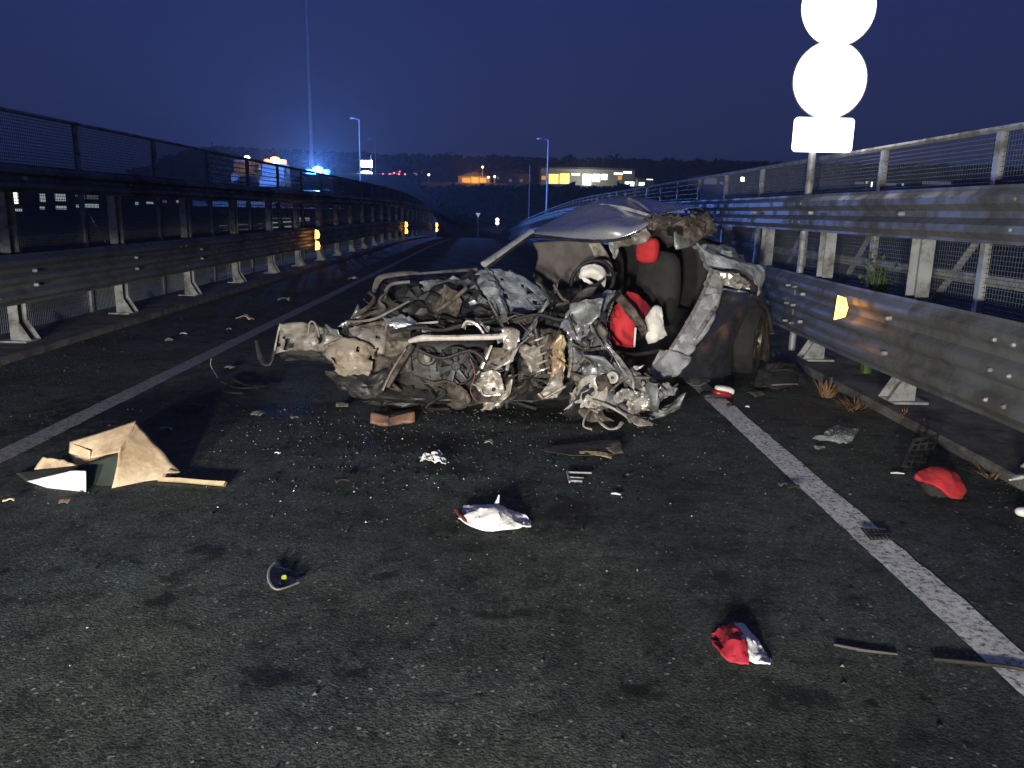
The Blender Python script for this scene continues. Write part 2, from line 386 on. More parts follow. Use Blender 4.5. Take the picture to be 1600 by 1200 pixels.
# ------------------------------------------------------------------ the setting
def sst(a, b, x):
    t = max(0, min(1, (x-a)/(b-a))); return t*t*(3-2*t)
def rz(y): return 0.0 if y < 30 else (-.0007*(y-30)**2 if y < 88 else -2.355-.0812*18*(1-math.exp(-(y-88)/18)))
def rx(y): return 0.0 if y < 40 else -.0012*(y-40)**2
def terrain(x, y):
    z = -7.5 + 4.0*sst(70, 100, y)
    z += 12.2*sst(125, 225, y)
    z += 5.5*sst(240, 420, y)
    z += (1.8+7.5)*sst(50, 62, y)*sst(-34, -27, x)*(1-sst(-12, -9, x))*(1-sst(120, 170, y))*.98
    z += .5*noise.noise(V((x*.05, y*.05, 0)))
    return z
def grid(name, xs, ys, zf, m, xf=None):
    v = [(x+(xf(y) if xf else 0), y, zf(x, y)) for y in ys for x in xs]; n = len(xs)
    f = [(j*n+i, j*n+i+1, (j+1)*n+i+1, (j+1)*n+i) for j in range(len(ys)-1) for i in range(n-1)]
    o = mk(name, v, f, m, None, True, V((0, 0, 0)), 60); o['kind'] = 'structure'; return o
tx = [-1500, -800, -400, -250, -160, -110, -80, -60]+list(range(-50, 52, 3))+[60, 80, 110, 160, 250, 400, 800, 1500]
ty = [-300, -100, -30]+list(range(0, 270, 5))+[280, 300, 340, 400, 500, 700, 1000, 1800]
grid('terrain', tx, ty, terrain, SOIL)
RY = [-14, -6]+[i*2. for i in range(0, 76)]
RY = RY[:]
grid('road', [-4.55, -3, 0, 2, 2.9], RY, lambda x, y: rz(y), ASPHALT, rx)
for nm, a, b, lm in (('edge_line_right', 1.645, 1.815, LINE), ('edge_line_left', -2.97, -2.81, LINE2)):
    LY = [-4+i*.05 for i in range(380)]+[q for q in RY if q > 15]; mbl = MB()
    for y in LY:
        for x, sd in ((a, 1), (b, 7)):
            e_n = .010*noise.noise(V((y*2.3, sd, 0)))+.008*noise.noise(V((y*9.1, sd, 4)))+.004*noise.noise(V((y*31, sd, 8))) if y < 15 else 0
            mbl.v.append(V((x+e_n+rx(y), y, rz(y)+.004)))
    for j in range(len(LY)-1): mbl.f.append((2*j, 2*j+1, 2*j+3, 2*j+2))
    o = mbl.obj(nm, lm, None, False, V((0, 0, 0))); o['kind'] = 'structure'
def kerb(nm, x0, x1, top):
    mb = MB(); prof = [(x0, -.9), (x0, top-.015), (x0+(.015 if x1 > x0 else -.015), top), (x1, top+.01), (x1, -.9)]; b = 0
    for y in RY:
        for (x, z) in prof: mb.v.append(V((x+rx(y)+.02*noise.noise(V((x*3, y*1.3, z))), y, rz(y)+z+.012*noise.noise(V((y*2.1, x, 5))))))
    n = len(prof)
    for j in range(len(RY)-1):
        for i in range(n-1): mb.f.append((j*n+i, (j+1)*n+i, (j+1)*n+i+1, j*n+i+1))
    o = mb.obj(nm, CONC, None, False, V((0, 0, 0))); o['kind'] = 'structure'
kerb('kerb_right', 2.88, 3.95, .07); kerb('kerb_left', -4.5, -5.9, .07)
# deck of the viaduct below the road
mb = MB()
for j in range(len(RY)-1):
    pass
o = grid('viaduct_deck', [-5.9, 3.95], RY, lambda x, y: rz(y)-.85, CONC, rx)

# ------------------------------------------------------------------ guard rails
def thrie(face, z0, z1, waves, s):
    pts = []; n = waves*8
    for i in range(n+1):
        t = i/n; d = .5-.5*math.cos(t*waves*2*math.pi)
        d = min(1, max(0, (d-.15)/.7)); pts.append((face+s*(.06*(1-d)), z0+(z1-z0)*t))
    return pts
def beam(parent, name, prof, y0, y1, dents, m=GALV):
    ys = [y0+(y1-y0)*i/8 for i in range(9)]; mb = MB(); n = len(prof)
    for y in ys:
        for (x, z) in prof:
            q = V((y*.9, z*2, x)); w1 = .0018*noise.noise(q*.7)
            for (dy, dz, rr, dep) in dents:
                w1 += dep*math.exp(-((y-dy)**2+(2*(z-dz))**2)/rr**2)
            mb.v.append(V((x+w1+rx(y), y, z+rz(y)+.004*noise.noise(q*.6))))
    for j in range(8):
        for i in range(n-1): mb.f.append((j*n+i, (j+1)*n+i, (j+1)*n+i+1, j*n+i+1))
    o = mb.obj(name, m, parent, True, None, 50)
    md = o.modifiers.new('thickness', 'SOLIDIFY'); md.thickness = .005; md.offset = 0; md.use_rim = False
    return o
def box_part(name, a, b, m, parent): return MB().box(a, b).obj(name, m, parent, False)
def barrier(side, face, postx, low, up, ysp, ystart, label, refl):
    s = 1 if side == 'r' else -1
    root = thing('guard_rail', label, 'guard rail', V((postx, 0, 0)))
    y = -6.0; L = ysp*2; k = 0
    ends = ystart
    while y < 84:
        dl = [(9.0, .6, 1.3, .10), (4.6, .55, .8, .015)] if s > 0 else []
        o = beam(root, 'lower_beam', thrie(face + (.0015 if k % 2 else 0), low[0], low[1], 3, s), y-.04, y+L+.04, dl)
        o2 = beam(root, 'upper_beam', thrie(face + (.0015 if k % 2 else 0), up[0], up[1], 2 , s), y-.04, y+L+.04, [])
        y += L; k += 1
        if 0 < y < 16:
            for (pz, fz_) in ((low, .2), (low, .5), (low, .8), (up, .25), (up, .75)):
                for dy in (-.09, .09):
                    zz = pz[0]+(pz[1]-pz[0])*fz_; MB().lathe((face+s*.03+rx(y), y+dy, zz+rz(y)), (-s, 0, 0), [(.001, .038), (.009, .038), (.014, .03), (.014, -.01)], 8).obj('splice_bolt', GALV2, root)
    # posts with base plate, gusset and spacers
    y = ystart
    while y > -5: y -= ysp
    while y < 84:
        z0 = rz(y)+.075; X = postx+rx(y); hw = .075
        mb = MB(); d = .006*s
        mb.box((X-.05, y-hw, z0), (X+.05, y-hw+.008, z0+up[1]-.12)).box((X-.05, y+hw-.008, z0), (X+.05, y+hw, z0+up[1]-.12))
        mb.box((X+.05*s, y-hw+.008, z0), (X+.044*s, y+hw-.008, z0+up[1]-.12)) if s > 0 else mb.box((X-.05, y-hw+.008, z0), (X-.044, y+hw-.008, z0+up[1]-.12))
        p = mb.obj('post', GALV2, root, False)
        if y < 40:
            g = MB(); g.box((X-.13, y-.13, z0-.004), (X+.13, y+.13, z0+.014))
            for q in (-1, 1):
                yy = y+q*(hw+.004)
                g.add([(X-s*.05, yy-.004, z0+.014), (X-s*.16, yy-.004, z0+.014), (X-s*.05, yy-.004, z0+.2), (X-s*.05, yy+.004, z0+.014), (X-s*.16, yy+.004, z0+.014), (X-s*.05, yy+.004, z0+.2)],
                      [(0, 1, 2), (3, 5, 4), (0, 3, 4, 1), (1, 4, 5, 2), (2, 5, 3, 0)])
            gg = g.obj('base_plate', GALV2, root, False)
            for zz in ((low[0]+low[1])/2, (up[0]+up[1])/2 - .04):
                x1, x2 = sorted((X-s*.052, face+rx(y)+s*.09))
                box_part('spacer', (x1, y-.05, zz+rz(y)-.06), (x2, y+.05, zz+rz(y)+.06), GALV2, root)
        if y < 14:
            for zz in (low[0]+.17, low[1]-.17, (up[0]+up[1])/2):
                fx = face+rx(y)+(.0 if False else 0)
                b_ = MB().lathe((fx-s*.004, y, zz+rz(y)), (-s, 0, 0), [(.001, .012), (.012, .012), (.018, .004), (.018, -.03)], 8); b_.obj('bolt', GALV2, root)
        y += ysp
    return root
GR = barrier('r', 2.92, 3.12, (.27, .88), (1.31, 1.66), 1.75, 5.9, 'grey steel guard rail with two corrugated beams that the wreck rests against', None)
GLr = barrier('l', -4.62, -4.85, (.47, .95), (1.53, 1.80), 2.2, 7.9, 'grey steel guard rail across the road from the wreck', None)

def reflector(y, face, s, z, two, lab, parent_rail, big=1.):
    c = V((face-s*.03+rx(y), y, z+rz(y))); r = thing('reflector', lab, 'reflector', c)
    # bracket clipped in the trough of the beam; the plate faces the traffic
    MB().box((c.x-.002 if s > 0 else c.x-.06, y+.010, c.z-.01), (c.x+.06 if s > 0 else c.x+.002, y+.016, c.z+.01)).obj('bracket', GALV2, r, False)
    h_ = .07*big; w_ = .036*big
    for k in ((0,) if not two else (-1, 1)):
        zc = c.z+k*(h_+.02)*1.0; q = h_ if not two else h_
        v = [(c.x-w_, y, zc-q), (c.x+w_*.7, y, zc-q*.75), (c.x+w_, y, zc), (c.x+w_*.5, y, zc+q*.8), (c.x-w_*.8, y, zc+q)]
        n = len(v); vv = v+[(a, b+.012, c_) for a, b, c_ in v]
        f = [tuple(range(n)), tuple(range(2*n-1, n-1, -1))]+[(i, i+n, (i+1) % n+n, (i+1) % n) for i in range(n)]
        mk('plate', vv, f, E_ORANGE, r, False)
    return r
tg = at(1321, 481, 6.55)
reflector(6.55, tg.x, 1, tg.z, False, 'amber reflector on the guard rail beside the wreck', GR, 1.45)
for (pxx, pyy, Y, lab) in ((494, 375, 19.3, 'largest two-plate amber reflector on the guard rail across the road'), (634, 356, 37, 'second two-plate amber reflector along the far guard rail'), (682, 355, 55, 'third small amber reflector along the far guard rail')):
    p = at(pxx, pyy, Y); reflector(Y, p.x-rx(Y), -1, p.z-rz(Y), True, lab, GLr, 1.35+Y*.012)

# mesh fences behind the rails
def fence(s, X, top, pitch, label, y0, y1, ysp):
    root = thing('mesh_fence', label, 'fence', V((X, 0, 0)))
    y = y0; z0 = .08
    while y < y1:
        yn = min(y+ysp, y1)
        MB().box((X-.025+rx(y), y-.03, rz(y)+z0), (X+.025+rx(y), y+.03, rz(y)+top)).obj('post', GALV2, root, False)
        MB().tube([(X+rx(y), y, rz(y)+top+.02), (X+rx(yn), yn, rz(yn)+top+.02)], .024, 6).obj('top_rail', GALV2, root)
        MB().tube([(X+s*.05+rx(y), y, rz(y)+1.02), (X+s*.05+rx(yn), yn, rz(yn)+1.02)], .045, 6).obj('middle_rail', GALV2, root)
        if y < 30:
            xa = X+s*.06; MB().tube([(xa+rx(y), y+.02, rz(y)+1.5), (xa+rx(y), y+.95, rz(y)+.55)], .028, 6).obj('brace', GALV2, root)
        mb = MB(); step = pitch*(1 if s > 0 else .85)*(1 if y < 14 else 2.5 if y < 30 else 6); wr = (.0018 if s > 0 else .0042)*(1 if y < 14 else 2 if y < 30 else 4)
        yy = y+.03
        while yy < yn-.02:
            mb.tube([(X+rx(yy), yy, rz(yy)+z0), (X+rx(yy), yy, rz(yy)+top)], wr, 3, 1, False); yy += step
        zz = z0+.04
        while zz < top:
            mb.tube([(X-.004+rx(y), y, rz(y)+zz), (X-.004+rx(yn), yn, rz(yn)+zz)], wr, 3, 1, False); zz += step
        o = mb.obj('wire_mesh', WIRE, root, False); o['kind'] = 'stuff'
        y = yn
    return root
fence(1, 3.5, 2.06, .034, 'grey wire mesh fence behind the guard rail beside the wreck', .5, 80, 1.75)
fence(-1, -5.25, 2.36, .042, 'dark wire mesh fence behind the guard rail across the road', 5.7, 80, 2.2)

# ------------------------------------------------------------------ road signs on the right, faces emissive for the headlight they throw back
def disc(name, c, r, th, m, parent, n=48):
    return MB().lathe(c, (0, -1, 0), [(.0001, th/2), (r-.01, th/2), (r, th/2-.005), (r, -th/2), (.0001, -th/2)], n).obj(name, m, parent)
YS = 8.1
c1 = at(1297, 125, YS); c2 = at(1311, 10, YS); c3 = at(1286, 211, YS)
sx = c1.x
sg = thing('road_sign', 'tall post behind the guard rail with two round white signs over a white plate', 'road sign', V((sx, YS, 0)))
mpx = 7.45/F
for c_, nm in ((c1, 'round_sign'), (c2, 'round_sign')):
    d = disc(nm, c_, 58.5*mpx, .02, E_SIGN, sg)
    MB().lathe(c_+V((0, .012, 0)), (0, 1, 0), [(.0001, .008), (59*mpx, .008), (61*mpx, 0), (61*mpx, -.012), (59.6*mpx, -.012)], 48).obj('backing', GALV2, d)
mb = MB(); hw, hh, rr = 49*mpx, 27*mpx, .04
pl = []
for (cx, cz, a0) in ((hw-rr, hh-rr, 0), (-hw+rr, hh-rr, 90), (-hw+rr, -hh+rr, 180), (hw-rr, -hh+rr, 270)):
    for i in range(6):
        a = math.radians(a0+i*18); pl.append((c3.x+cx+rr*math.cos(a), c3.z+cz+rr*math.sin(a)))
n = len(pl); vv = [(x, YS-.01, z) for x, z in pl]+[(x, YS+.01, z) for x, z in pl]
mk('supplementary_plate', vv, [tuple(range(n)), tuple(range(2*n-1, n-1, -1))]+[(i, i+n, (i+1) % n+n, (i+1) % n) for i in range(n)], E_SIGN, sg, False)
pb = at(1262, 440, YS+.1)
for dx in (0,):
    MB().tube([(c3.x-.08, YS+.07, .05), (c3.x-.06, YS+.07, c3.z), (c2.x-.02, YS+.07, c2.z+.3)], .035, 12).obj('post', GALV2, sg)
for zc in (c1.z, c2.z, c3.z): MB().box((c3.x-.25, YS+.02, zc-.02), (c3.x+.25, YS+.035, zc+.02)).obj('clamp', GALV2, sg, False)

# ------------------------------------------------------------------ the wrecked car
base = gp(860, 615)
car = thing('wrecked_car', 'crushed silver-blue small car with red seats, front torn off, standing against the guard rail', 'car', V((base.x, base.y+.6, 0)))
AX = V((-.707, -.707, 0)); LF = V((.707, -.707, 0)); UP = V((0, 0, 1))      # car heading and its left side
def S(name, rows, m, **k): return sheet(name, px(rows), m, k.pop('parent', car), **k)
def T(name, pts, r, m, n=8, sm=4, parent=None, **k):
    p = [at(*q) for q in pts]
    if len(p) > 2 and sm > 1: p = crom(p, sm)
    rs = r
    if isinstance(r, (list, tuple)):
        rs = []; 
        for i in range(len(p)):
            t = i/(len(p)-1)*(len(r)-1); a = min(int(t), len(r)-2); rs.append(r[a]+(r[a+1]-r[a])*(t-a))
    return MB().tube(p, rs, n, **k).obj(name, m, parent or car)
# roof, buckled upward in the middle
roof = S('roof', [[(829, 365, 7.0), (880, 371, 6.75), (945, 374, 6.5), (982, 368, 6.42), (1014, 352, 6.4)],
           [(836, 361, 7.03), (888, 360, 6.78), (946, 354, 6.53), (985, 355, 6.47), (1016, 346, 6.43)],
           [(850, 353, 7.3), (900, 342, 7.1), (955, 334, 6.85), (990, 345, 6.7), (1022, 341, 6.6)],
           [(868, 342, 7.6), (908, 324, 7.5), (950, 316, 7.3), (998, 330, 7.1), (1036, 336, 6.95)],
           [(885, 336, 8.1), (930, 319, 8.1), (975, 308, 8.1), (1035, 316, 7.9), (1092, 326, 7.7)],
           [(905, 345, 8.7), (955, 325, 8.7), (1000, 318, 8.7), (1060, 326, 8.5), (1120, 345, 8.3)]], PAINT, k=8, amp=.006, fr=3.2, thick=.006)
T('roof_highlight_crease', [(938, 319, 7.2), (975, 325, 7.0), (1016, 337, 6.75)], [.006, .018, .012], PALE, n=7, parent=roof)  # pale ridge stands in for the white highlight streak along the roof
T('roof_rail', [(982, 310, 7.6), (1000, 318, 7.3), (1018, 338, 6.9), (1000, 357, 6.5)], .012, BARE, parent=roof)
S('roof_lining', [[(985, 368, 6.45), (1020, 345, 6.5), (1060, 335, 6.7), (1110, 345, 7.2)], [(990, 372, 6.6), (1035, 362, 6.7), (1075, 358, 6.9), (1118, 358, 7.3)],
           [(960, 376, 7.2), (1030, 372, 7.2), (1080, 372, 7.2), (1118, 372, 7.4)]], INTER, amp=.03, fr=8, tear=.03, seed=3)
S('torn_roof_skin', [[(1010, 340, 6.4), (1050, 332, 6.5), (1090, 335, 6.7), (1118, 350, 7.0)], [(1015, 352, 6.35), (1050, 350, 6.4), (1088, 352, 6.6), (1122, 362, 6.95)]], RUSTY, amp=.035, fr=10, tear=.04, seed=5)
S('header_trim', [[(955, 376, 6.45), (985, 370, 6.4), (1010, 356, 6.38)], [(962, 388, 6.5), (995, 384, 6.45), (1020, 372, 6.42)]], BEIGE, amp=.012, fr=12, tear=.015, seed=4)
# passenger side pillar and screen opening
T('windscreen_pillar', [(757, 413, 6.55), (795, 388, 6.75), (830, 362, 6.95)], [.045, .048, .042], PALE, n=10, flat=.6)
T('pillar_seal', [(762, 418, 6.5), (800, 390, 6.7), (832, 367, 6.9)], .014, BLK)
T('screen_edge', [(829, 367, 6.95), (880, 374, 6.7), (945, 377, 6.45), (985, 371, 6.36)], .011, BLK)
# cabin far side and floor
S('far_door_trim', [[(832, 380, 7.4), (870, 377, 7.3), (905, 378, 7.2), (940, 378, 7.0)], [(840, 405, 7.4), (880, 410, 7.3), (910, 412, 7.2), (940, 405, 7.0)], [(820, 455, 7.4), (880, 455, 7.3), (920, 450, 7.2), (945, 445, 7.0)]], INTER, amp=.01, fr=5, seed=6)
S('belt_pillar', [[(918, 380, 6.9), (938, 379, 6.9)], [(930, 405, 6.9), (953, 403, 6.9)], [(938, 430, 6.85), (962, 432, 6.85)]], BEIGE, amp=.008, fr=9, seed=8)
S('hanging_trim', [[(950, 372, 6.6), (968, 370, 6.6)], [(952, 388, 6.6), (966, 395, 6.6)], [(958, 398, 6.58), (962, 404, 6.58)]], GLS, amp=.012, fr=12, tear=.01)
S('cabin_floor', [[(760, 470, 6.6), (900, 470, 6.9), (1080, 480, 7.6)], [(740, 560, 6.2), (900, 570, 6.5), (1060, 570, 7.0)], [(760, 615, 6.0), (920, 615, 6.2), (1060, 600, 6.7)]], BLK, amp=.03, fr=5, seed=9)
S('rear_bulkhead', [[(960, 370, 8.2), (1040, 360, 8.0), (1130, 380, 7.8)], [(960, 460, 8.2), (1040, 460, 8.0), (1130, 470, 7.8)], [(940, 580, 8.0), (1040, 580, 7.7), (1120, 590, 7.4)]], INTERD, amp=.03, fr=4, seed=10)
# seats
def seat(pts, m, name='seat_back'):
    c, u, v, w_ = pts; return MB().blob(c, u, v, w_, .55, 22, 14, .012, 6, 3).obj(name, m, car)
sb = seat((at(1028, 452, 6.95), LF*.20, AX*.09, UP*.33), INTERD)
MB().blob(at(1012, 391, 6.85), LF*.10, AX*.055, UP*.105, .6, 18, 10, .006, 9).obj('headrest', RED, car)
T('headrest_post', [(1006, 405, 7.0), (1008, 420, 7.0)], .008, BARE, n=6); T('headrest_post', [(1020, 405, 6.97), (1020, 420, 6.97)], .008, BARE, n=6)
seat((at(940, 440, 7.5), LF*.22, AX*.09, UP*.34), INTERD)
S('seat_facing', [[(980, 455, 6.32), (1000, 462, 6.35), (1022, 485, 6.4)], [(972, 475, 6.25), (1000, 485, 6.25), (1020, 505, 6.3)], [(985, 500, 6.2), (1003, 505, 6.2), (1015, 520, 6.25)]], RED, amp=.012, fr=7, seed=2, thick=.02)
S('seat_cushion', [[(962, 478, 6.15), (972, 470, 6.12), (985, 478, 6.1), (992, 500, 6.08)], [(954, 500, 6.1), (968, 495, 6.04), (982, 500, 6.03), (993, 515, 6.04)],
          [(950, 525, 6.1), (966, 524, 6.02), (980, 530, 6.02), (991, 534, 6.05)], [(947, 533, 6.15), (964, 537, 6.08), (978, 541, 6.08), (990, 542, 6.1)]], RED, amp=.008, fr=6, seed=12, thick=.03)
S('deployed_airbag', [[(1012, 488, 6.12), (1022, 478, 6.1), (1032, 480, 6.12)], [(1007, 500, 6.05), (1022, 500, 6.0), (1036, 498, 6.05)], [(1008, 520, 6.02), (1024, 520, 5.97), (1041, 518, 6.03)], [(1012, 538, 6.05), (1026, 534, 6.0), (1043, 524, 6.06)]], AIRBAG, amp=.009, fr=11, seed=7, thick=.015)
S('seat_side_shield', [[(955, 458, 6.1), (968, 452, 6.1)], [(975, 485, 5.95), (990, 480, 5.95)], [(995, 510, 5.9), (1008, 505, 5.9)], [(1003, 525, 5.9), (1012, 520, 5.9)]], RUSTY, amp=.01, fr=10, tear=.01, seed=3)
T('seat_rail', [(948, 545, 6.0), (985, 555, 6.0), (1030, 548, 6.1)], .018, BLK); T('belt_buckle_stalk', [(993, 512, 5.98), (991, 542, 5.96)], .008, AIRBAG, n=6)
# steering wheel with its burst airbag
cw = at(925, 440, 6.45); axw = V((-.45, -.75, .45)).normalized()
u = axw.orthogonal().normalized()
mb = MB(); ring = [cw+(Matrix.Rotation(2*math.pi*i/28, 3, axw) @ u)*.185 for i in range(29)]
sw = mb.tube(ring, .016, 8, 1., False).obj('steering_wheel', BLK, car)
MB().tube([cw, cw-axw*.35], .035, 8).obj('steering_column', BLK, car)
S('steering_airbag', [[(904, 428, 6.36), (910, 418, 6.34), (925, 412, 6.33), (940, 416, 6.34), (947, 428, 6.37)], [(905, 434, 6.33), (914, 427, 6.28), (928, 425, 6.27), (940, 430, 6.29), (947, 440, 6.34)],
                     [(908, 436, 6.36), (916, 434, 6.33), (928, 436, 6.32), (938, 442, 6.33), (944, 449, 6.36)]], AIRBAG, amp=.006, fr=12, seed=9, thick=.01, parent=sw)
S('airbag_lower_fold', [[(908, 434, 6.32), (918, 437, 6.3), (930, 446, 6.3)], [(912, 440, 6.33), (922, 445, 6.31), (933, 449, 6.32)]], AIRBAG, amp=.005, fr=12, thick=.008, parent=sw)
# dashboard
S('dashboard', [[(840, 462, 6.5), (880, 448, 6.5), (920, 452, 6.4), (960, 455, 6.2)], [(830, 475, 6.2), (880, 470, 6.2), (925, 465, 6.2), (958, 462, 6.1)], [(850, 505, 6.05), (890, 500, 6.05), (925, 490, 6.0), (950, 480, 6.0)]], BLK, amp=.02, fr=8, seed=14)
# windscreen and scuttle remains
S('shattered_windscreen', [[(757, 417, 6.5), (785, 419, 6.5), (815, 428, 6.45), (845, 447, 6.4), (873, 465, 6.35)], [(768, 440, 6.3), (795, 445, 6.3), (820, 455, 6.25), (845, 465, 6.2), (862, 470, 6.2)],
                   [(790, 472, 6.1), (805, 475, 6.1), (822, 480, 6.05), (838, 478, 6.05), (848, 474, 6.1)], [(800, 485, 6.0), (812, 488, 6.0), (826, 487, 6.0), (836, 484, 6.0), (842, 477, 6.05)]], GLS, amp=.014, fr=9, tear=.02, seed=21, holes=.12)
S('scuttle_panel', [[(735, 424, 6.45), (757, 418, 6.45), (770, 425, 6.4)], [(745, 445, 6.25), (768, 440, 6.2), (782, 450, 6.2)], [(765, 470, 6.05), (783, 468, 6.0), (795, 480, 6.0)], [(780, 492, 5.9), (792, 490, 5.9), (800, 497, 5.9)]], GLS, amp=.014, fr=10, tear=.012, seed=22)
# bonnet remains, folded towards the viewer's left
S('bonnet', [[(588, 452, 6.15), (605, 430, 6.3), (660, 424, 6.4), (740, 420, 6.5)], [(590, 470, 5.95), (630, 455, 6.05), (690, 450, 6.1), (760, 448, 6.2)], [(600, 500, 5.85), (640, 490, 5.9), (700, 485, 5.95), (770, 480, 6.0)],
             [(610, 525, 5.9), (650, 515, 5.9), (710, 508, 5.9), (780, 500, 5.95)]], BLK, amp=.05, fr=6, tear=.03, seed=23, holes=.1)
T('bonnet_edge', [(584, 456, 6.1), (590, 440, 6.15), (600, 432, 6.2), (636, 427, 6.3), (655, 427, 6.35)], [.018, .03, .036, .034, .02], BEIGE, n=7, flat=.5)
T('bonnet_frame', [(650, 428, 6.35), (700, 424, 6.4), (745, 421, 6.45)], [.02, .026, .03], PAINTD, n=7, flat=.5)
T('bonnet_brace', [(602, 455, 6.0), (612, 444, 6.05), (640, 440, 6.1)], .013, PAINTD)
S('bonnet_inner_skin', [[(655, 436, 6.2), (700, 430, 6.3), (740, 430, 6.35)], [(660, 455, 6.1), (705, 448, 6.15), (748, 445, 6.2)], [(670, 470, 6.0), (715, 470, 6.0), (765, 470, 6.05)]], PAINTD, amp=.03, fr=8, tear=.03, seed=24, holes=.12)
T('hinge_arm', [(575, 456, 5.9), (585, 465, 5.9), (577, 478, 5.85), (560, 490, 5.8), (550, 496, 5.8)], [.02, .022, .016, .02, .012], RUSTY, flat=.6)
T('hinge_arm', [(605, 455, 5.9), (592, 470, 5.85), (600, 482, 5.8), (578, 490, 5.78), (560, 500, 5.75)], [.012, .014, .016, .014, .01], RUSTY, flat=.6)
T('bent_wing_stay', [(640, 470, 5.8), (612, 485, 5.78), (585, 498, 5.75), (560, 502, 5.72), (540, 502, 5.72)], [.012, .016, .02, .016, .012], BEIGE, flat=.6)
# right front corner of the car (left in the picture): torn wing, bumper end
S('front_wing', [[(437, 506, 5.85), (480, 503, 5.85), (525, 515, 5.8), (560, 505, 5.75), (605, 500, 5.8)], [(434, 530, 5.82), (478, 528, 5.78), (525, 530, 5.72), (565, 525, 5.65), (605, 530, 5.7)],
               [(430, 553, 5.85), (470, 548, 5.8), (515, 548, 5.7), (560, 545, 5.6), (600, 560, 5.65)]], BEIGE, amp=.018, fr=7, tear=.015, seed=31, holes=.05)
S('headlamp_shell', [[(505, 540, 5.7), (530, 528, 5.62), (560, 532, 5.58), (590, 545, 5.6)], [(508, 558, 5.62), (530, 552, 5.52), (556, 552, 5.5), (585, 565, 5.55)], [(520, 572, 5.6), (538, 574, 5.52), (558, 575, 5.5), (580, 582, 5.54)],
              [(520, 588, 5.62), (540, 590, 5.56), (558, 588, 5.55), (572, 590, 5.58)]], mat('lamp_shell_plastic', (.33, .28, .22), .35, 0, .3, 9, .2, 30, dirt=(.16, .12, .08), dscale=9), amp=.013, fr=9, tear=.02, holes=.05, seed=32)
T('headlamp_bracket', [(482, 524, 5.62), (484, 505, 5.62), (490, 503, 5.62), (497, 515, 5.62), (499, 527, 5.6)], [.008, .012, .013, .012, .012], BEIGE, flat=.6)
MB().lathe(at(490, 534, 5.6), (0.1, -1, .3), [(.001, .012), (.026, .012), (.036, .006), (.036, -.01)], 14).obj('mounting_disc', BEIGE, car)
T('bumper_hoop', [(401, 532, 6.0), (406, 556, 5.95), (414, 568, 5.9), (423, 565, 5.9), (430, 540, 5.9), (437, 508, 5.9)], [.014, .022, .028, .026, .022, .02], BLK, flat=.5)
T('bumper_hoop_trim', [(429, 548, 5.86), (434, 522, 5.86), (438, 506, 5.86)], .007, BARE)
S('bumper_end', [[(437, 504, 5.9), (500, 512, 5.85)], [(432, 550, 5.9), (510, 556, 5.8)], [(445, 566, 5.95), (520, 572, 5.8)]], BLK, amp=.025, fr=5, tear=.02, seed=33)
S('wing_lower_flap', [[(505, 575, 5.6), (540, 585, 5.55), (590, 580, 5.55), (612, 565, 5.6)], [(512, 588, 5.55), (540, 600, 5.5), (580, 602, 5.48), (606, 590, 5.5)], [(530, 608, 5.5), (555, 620, 5.45), (585, 622, 5.45), (600, 612, 5.48)]], BLK, amp=.02, fr=8, tear=.015, seed=34)
T('chassis_leg', [(645, 540, 5.6), (625, 570, 5.55), (605, 605, 5.5)], [.03, .036, .03], RUSTY, n=4, flat=.8)
T('chassis_leg_flange', [(634, 545, 5.56), (612, 580, 5.5), (598, 610, 5.45)], .012, BEIGE, n=6, flat=.6)
S('wheel_arch_liner', [[(545, 520, 5.7), (590, 505, 5.75), (640, 510, 5.75)], [(560, 555, 5.65), (600, 550, 5.65), (640, 545, 5.65)], [(575, 590, 5.6), (610, 585, 5.6), (645, 580, 5.6)]], RUSTY, amp=.03, fr=8, tear=.02, seed=35)
S('undertray', [[(565, 602, 5.7), (620, 600, 5.65), (720, 605, 5.65), (830, 605, 5.7), (910, 600, 5.75)], [(570, 622, 5.6), (620, 628, 5.55), (720, 630, 5.55), (830, 630, 5.6), (915, 625, 5.65)], [(575, 632, 5.9), (620, 636, 5.9), (720, 636, 5.9), (830, 636, 5.95), (910, 632, 6.0)]], BLK, amp=.02, fr=6, tear=.02, seed=36)
# front structure
T('bumper_beam', [(640, 533, 5.5), (662, 528, 5.46), (700, 528, 5.45), (745, 527, 5.45), (778, 526, 5.46), (800, 520, 5.5)], [.018, .030, .022, .026, .024, .040], BEAMM, n=10, flat=.85)
T('bumper_beam_rib', [(662, 524, 5.425), (700, 525, 5.425), (780, 523, 5.425)], .006, FOIL, n=6)
S('beam_end_plate', [[(783, 515, 5.48), (800, 510, 5.46), (815, 518, 5.48)], [(785, 532, 5.44), (798, 530, 5.42), (812, 535, 5.46)], [(785, 545, 5.46), (797, 548, 5.44), (808, 545, 5.48)]], BARE, amp=.012, fr=12, tear=.008, seed=41)
S('bonnet_latch_panel', [[(722, 503, 5.6), (740, 498, 5.6), (765, 508, 5.6)], [(723, 512, 5.55), (745, 505, 5.53), (768, 518, 5.55)]], FOIL, amp=.02, fr=14, tear=.012, seed=42)
T('latch_bar', [(722, 512, 5.52), (730, 502, 5.52), (745, 507, 5.5), (756, 521, 5.5)], [.012, .01, .012, .009], FOIL, n=7)
T('fallen_strut', [(655, 510, 5.7), (675, 520, 5.65)], .014, BARE, n=6); T('fallen_strut', [(650, 506, 5.72), (685, 503, 5.7)], .009, BARE, n=6); T('fallen_strut', [(660, 517, 5.66), (672, 522, 5.62)], .009, BARE, n=6)
MB().blob(at(700, 570, 5.95), (.38, 0, 0), (0, .3, 0), (0, 0, .26), .5, 18, 12, .04, 5).obj('engine_block', BLK, car)
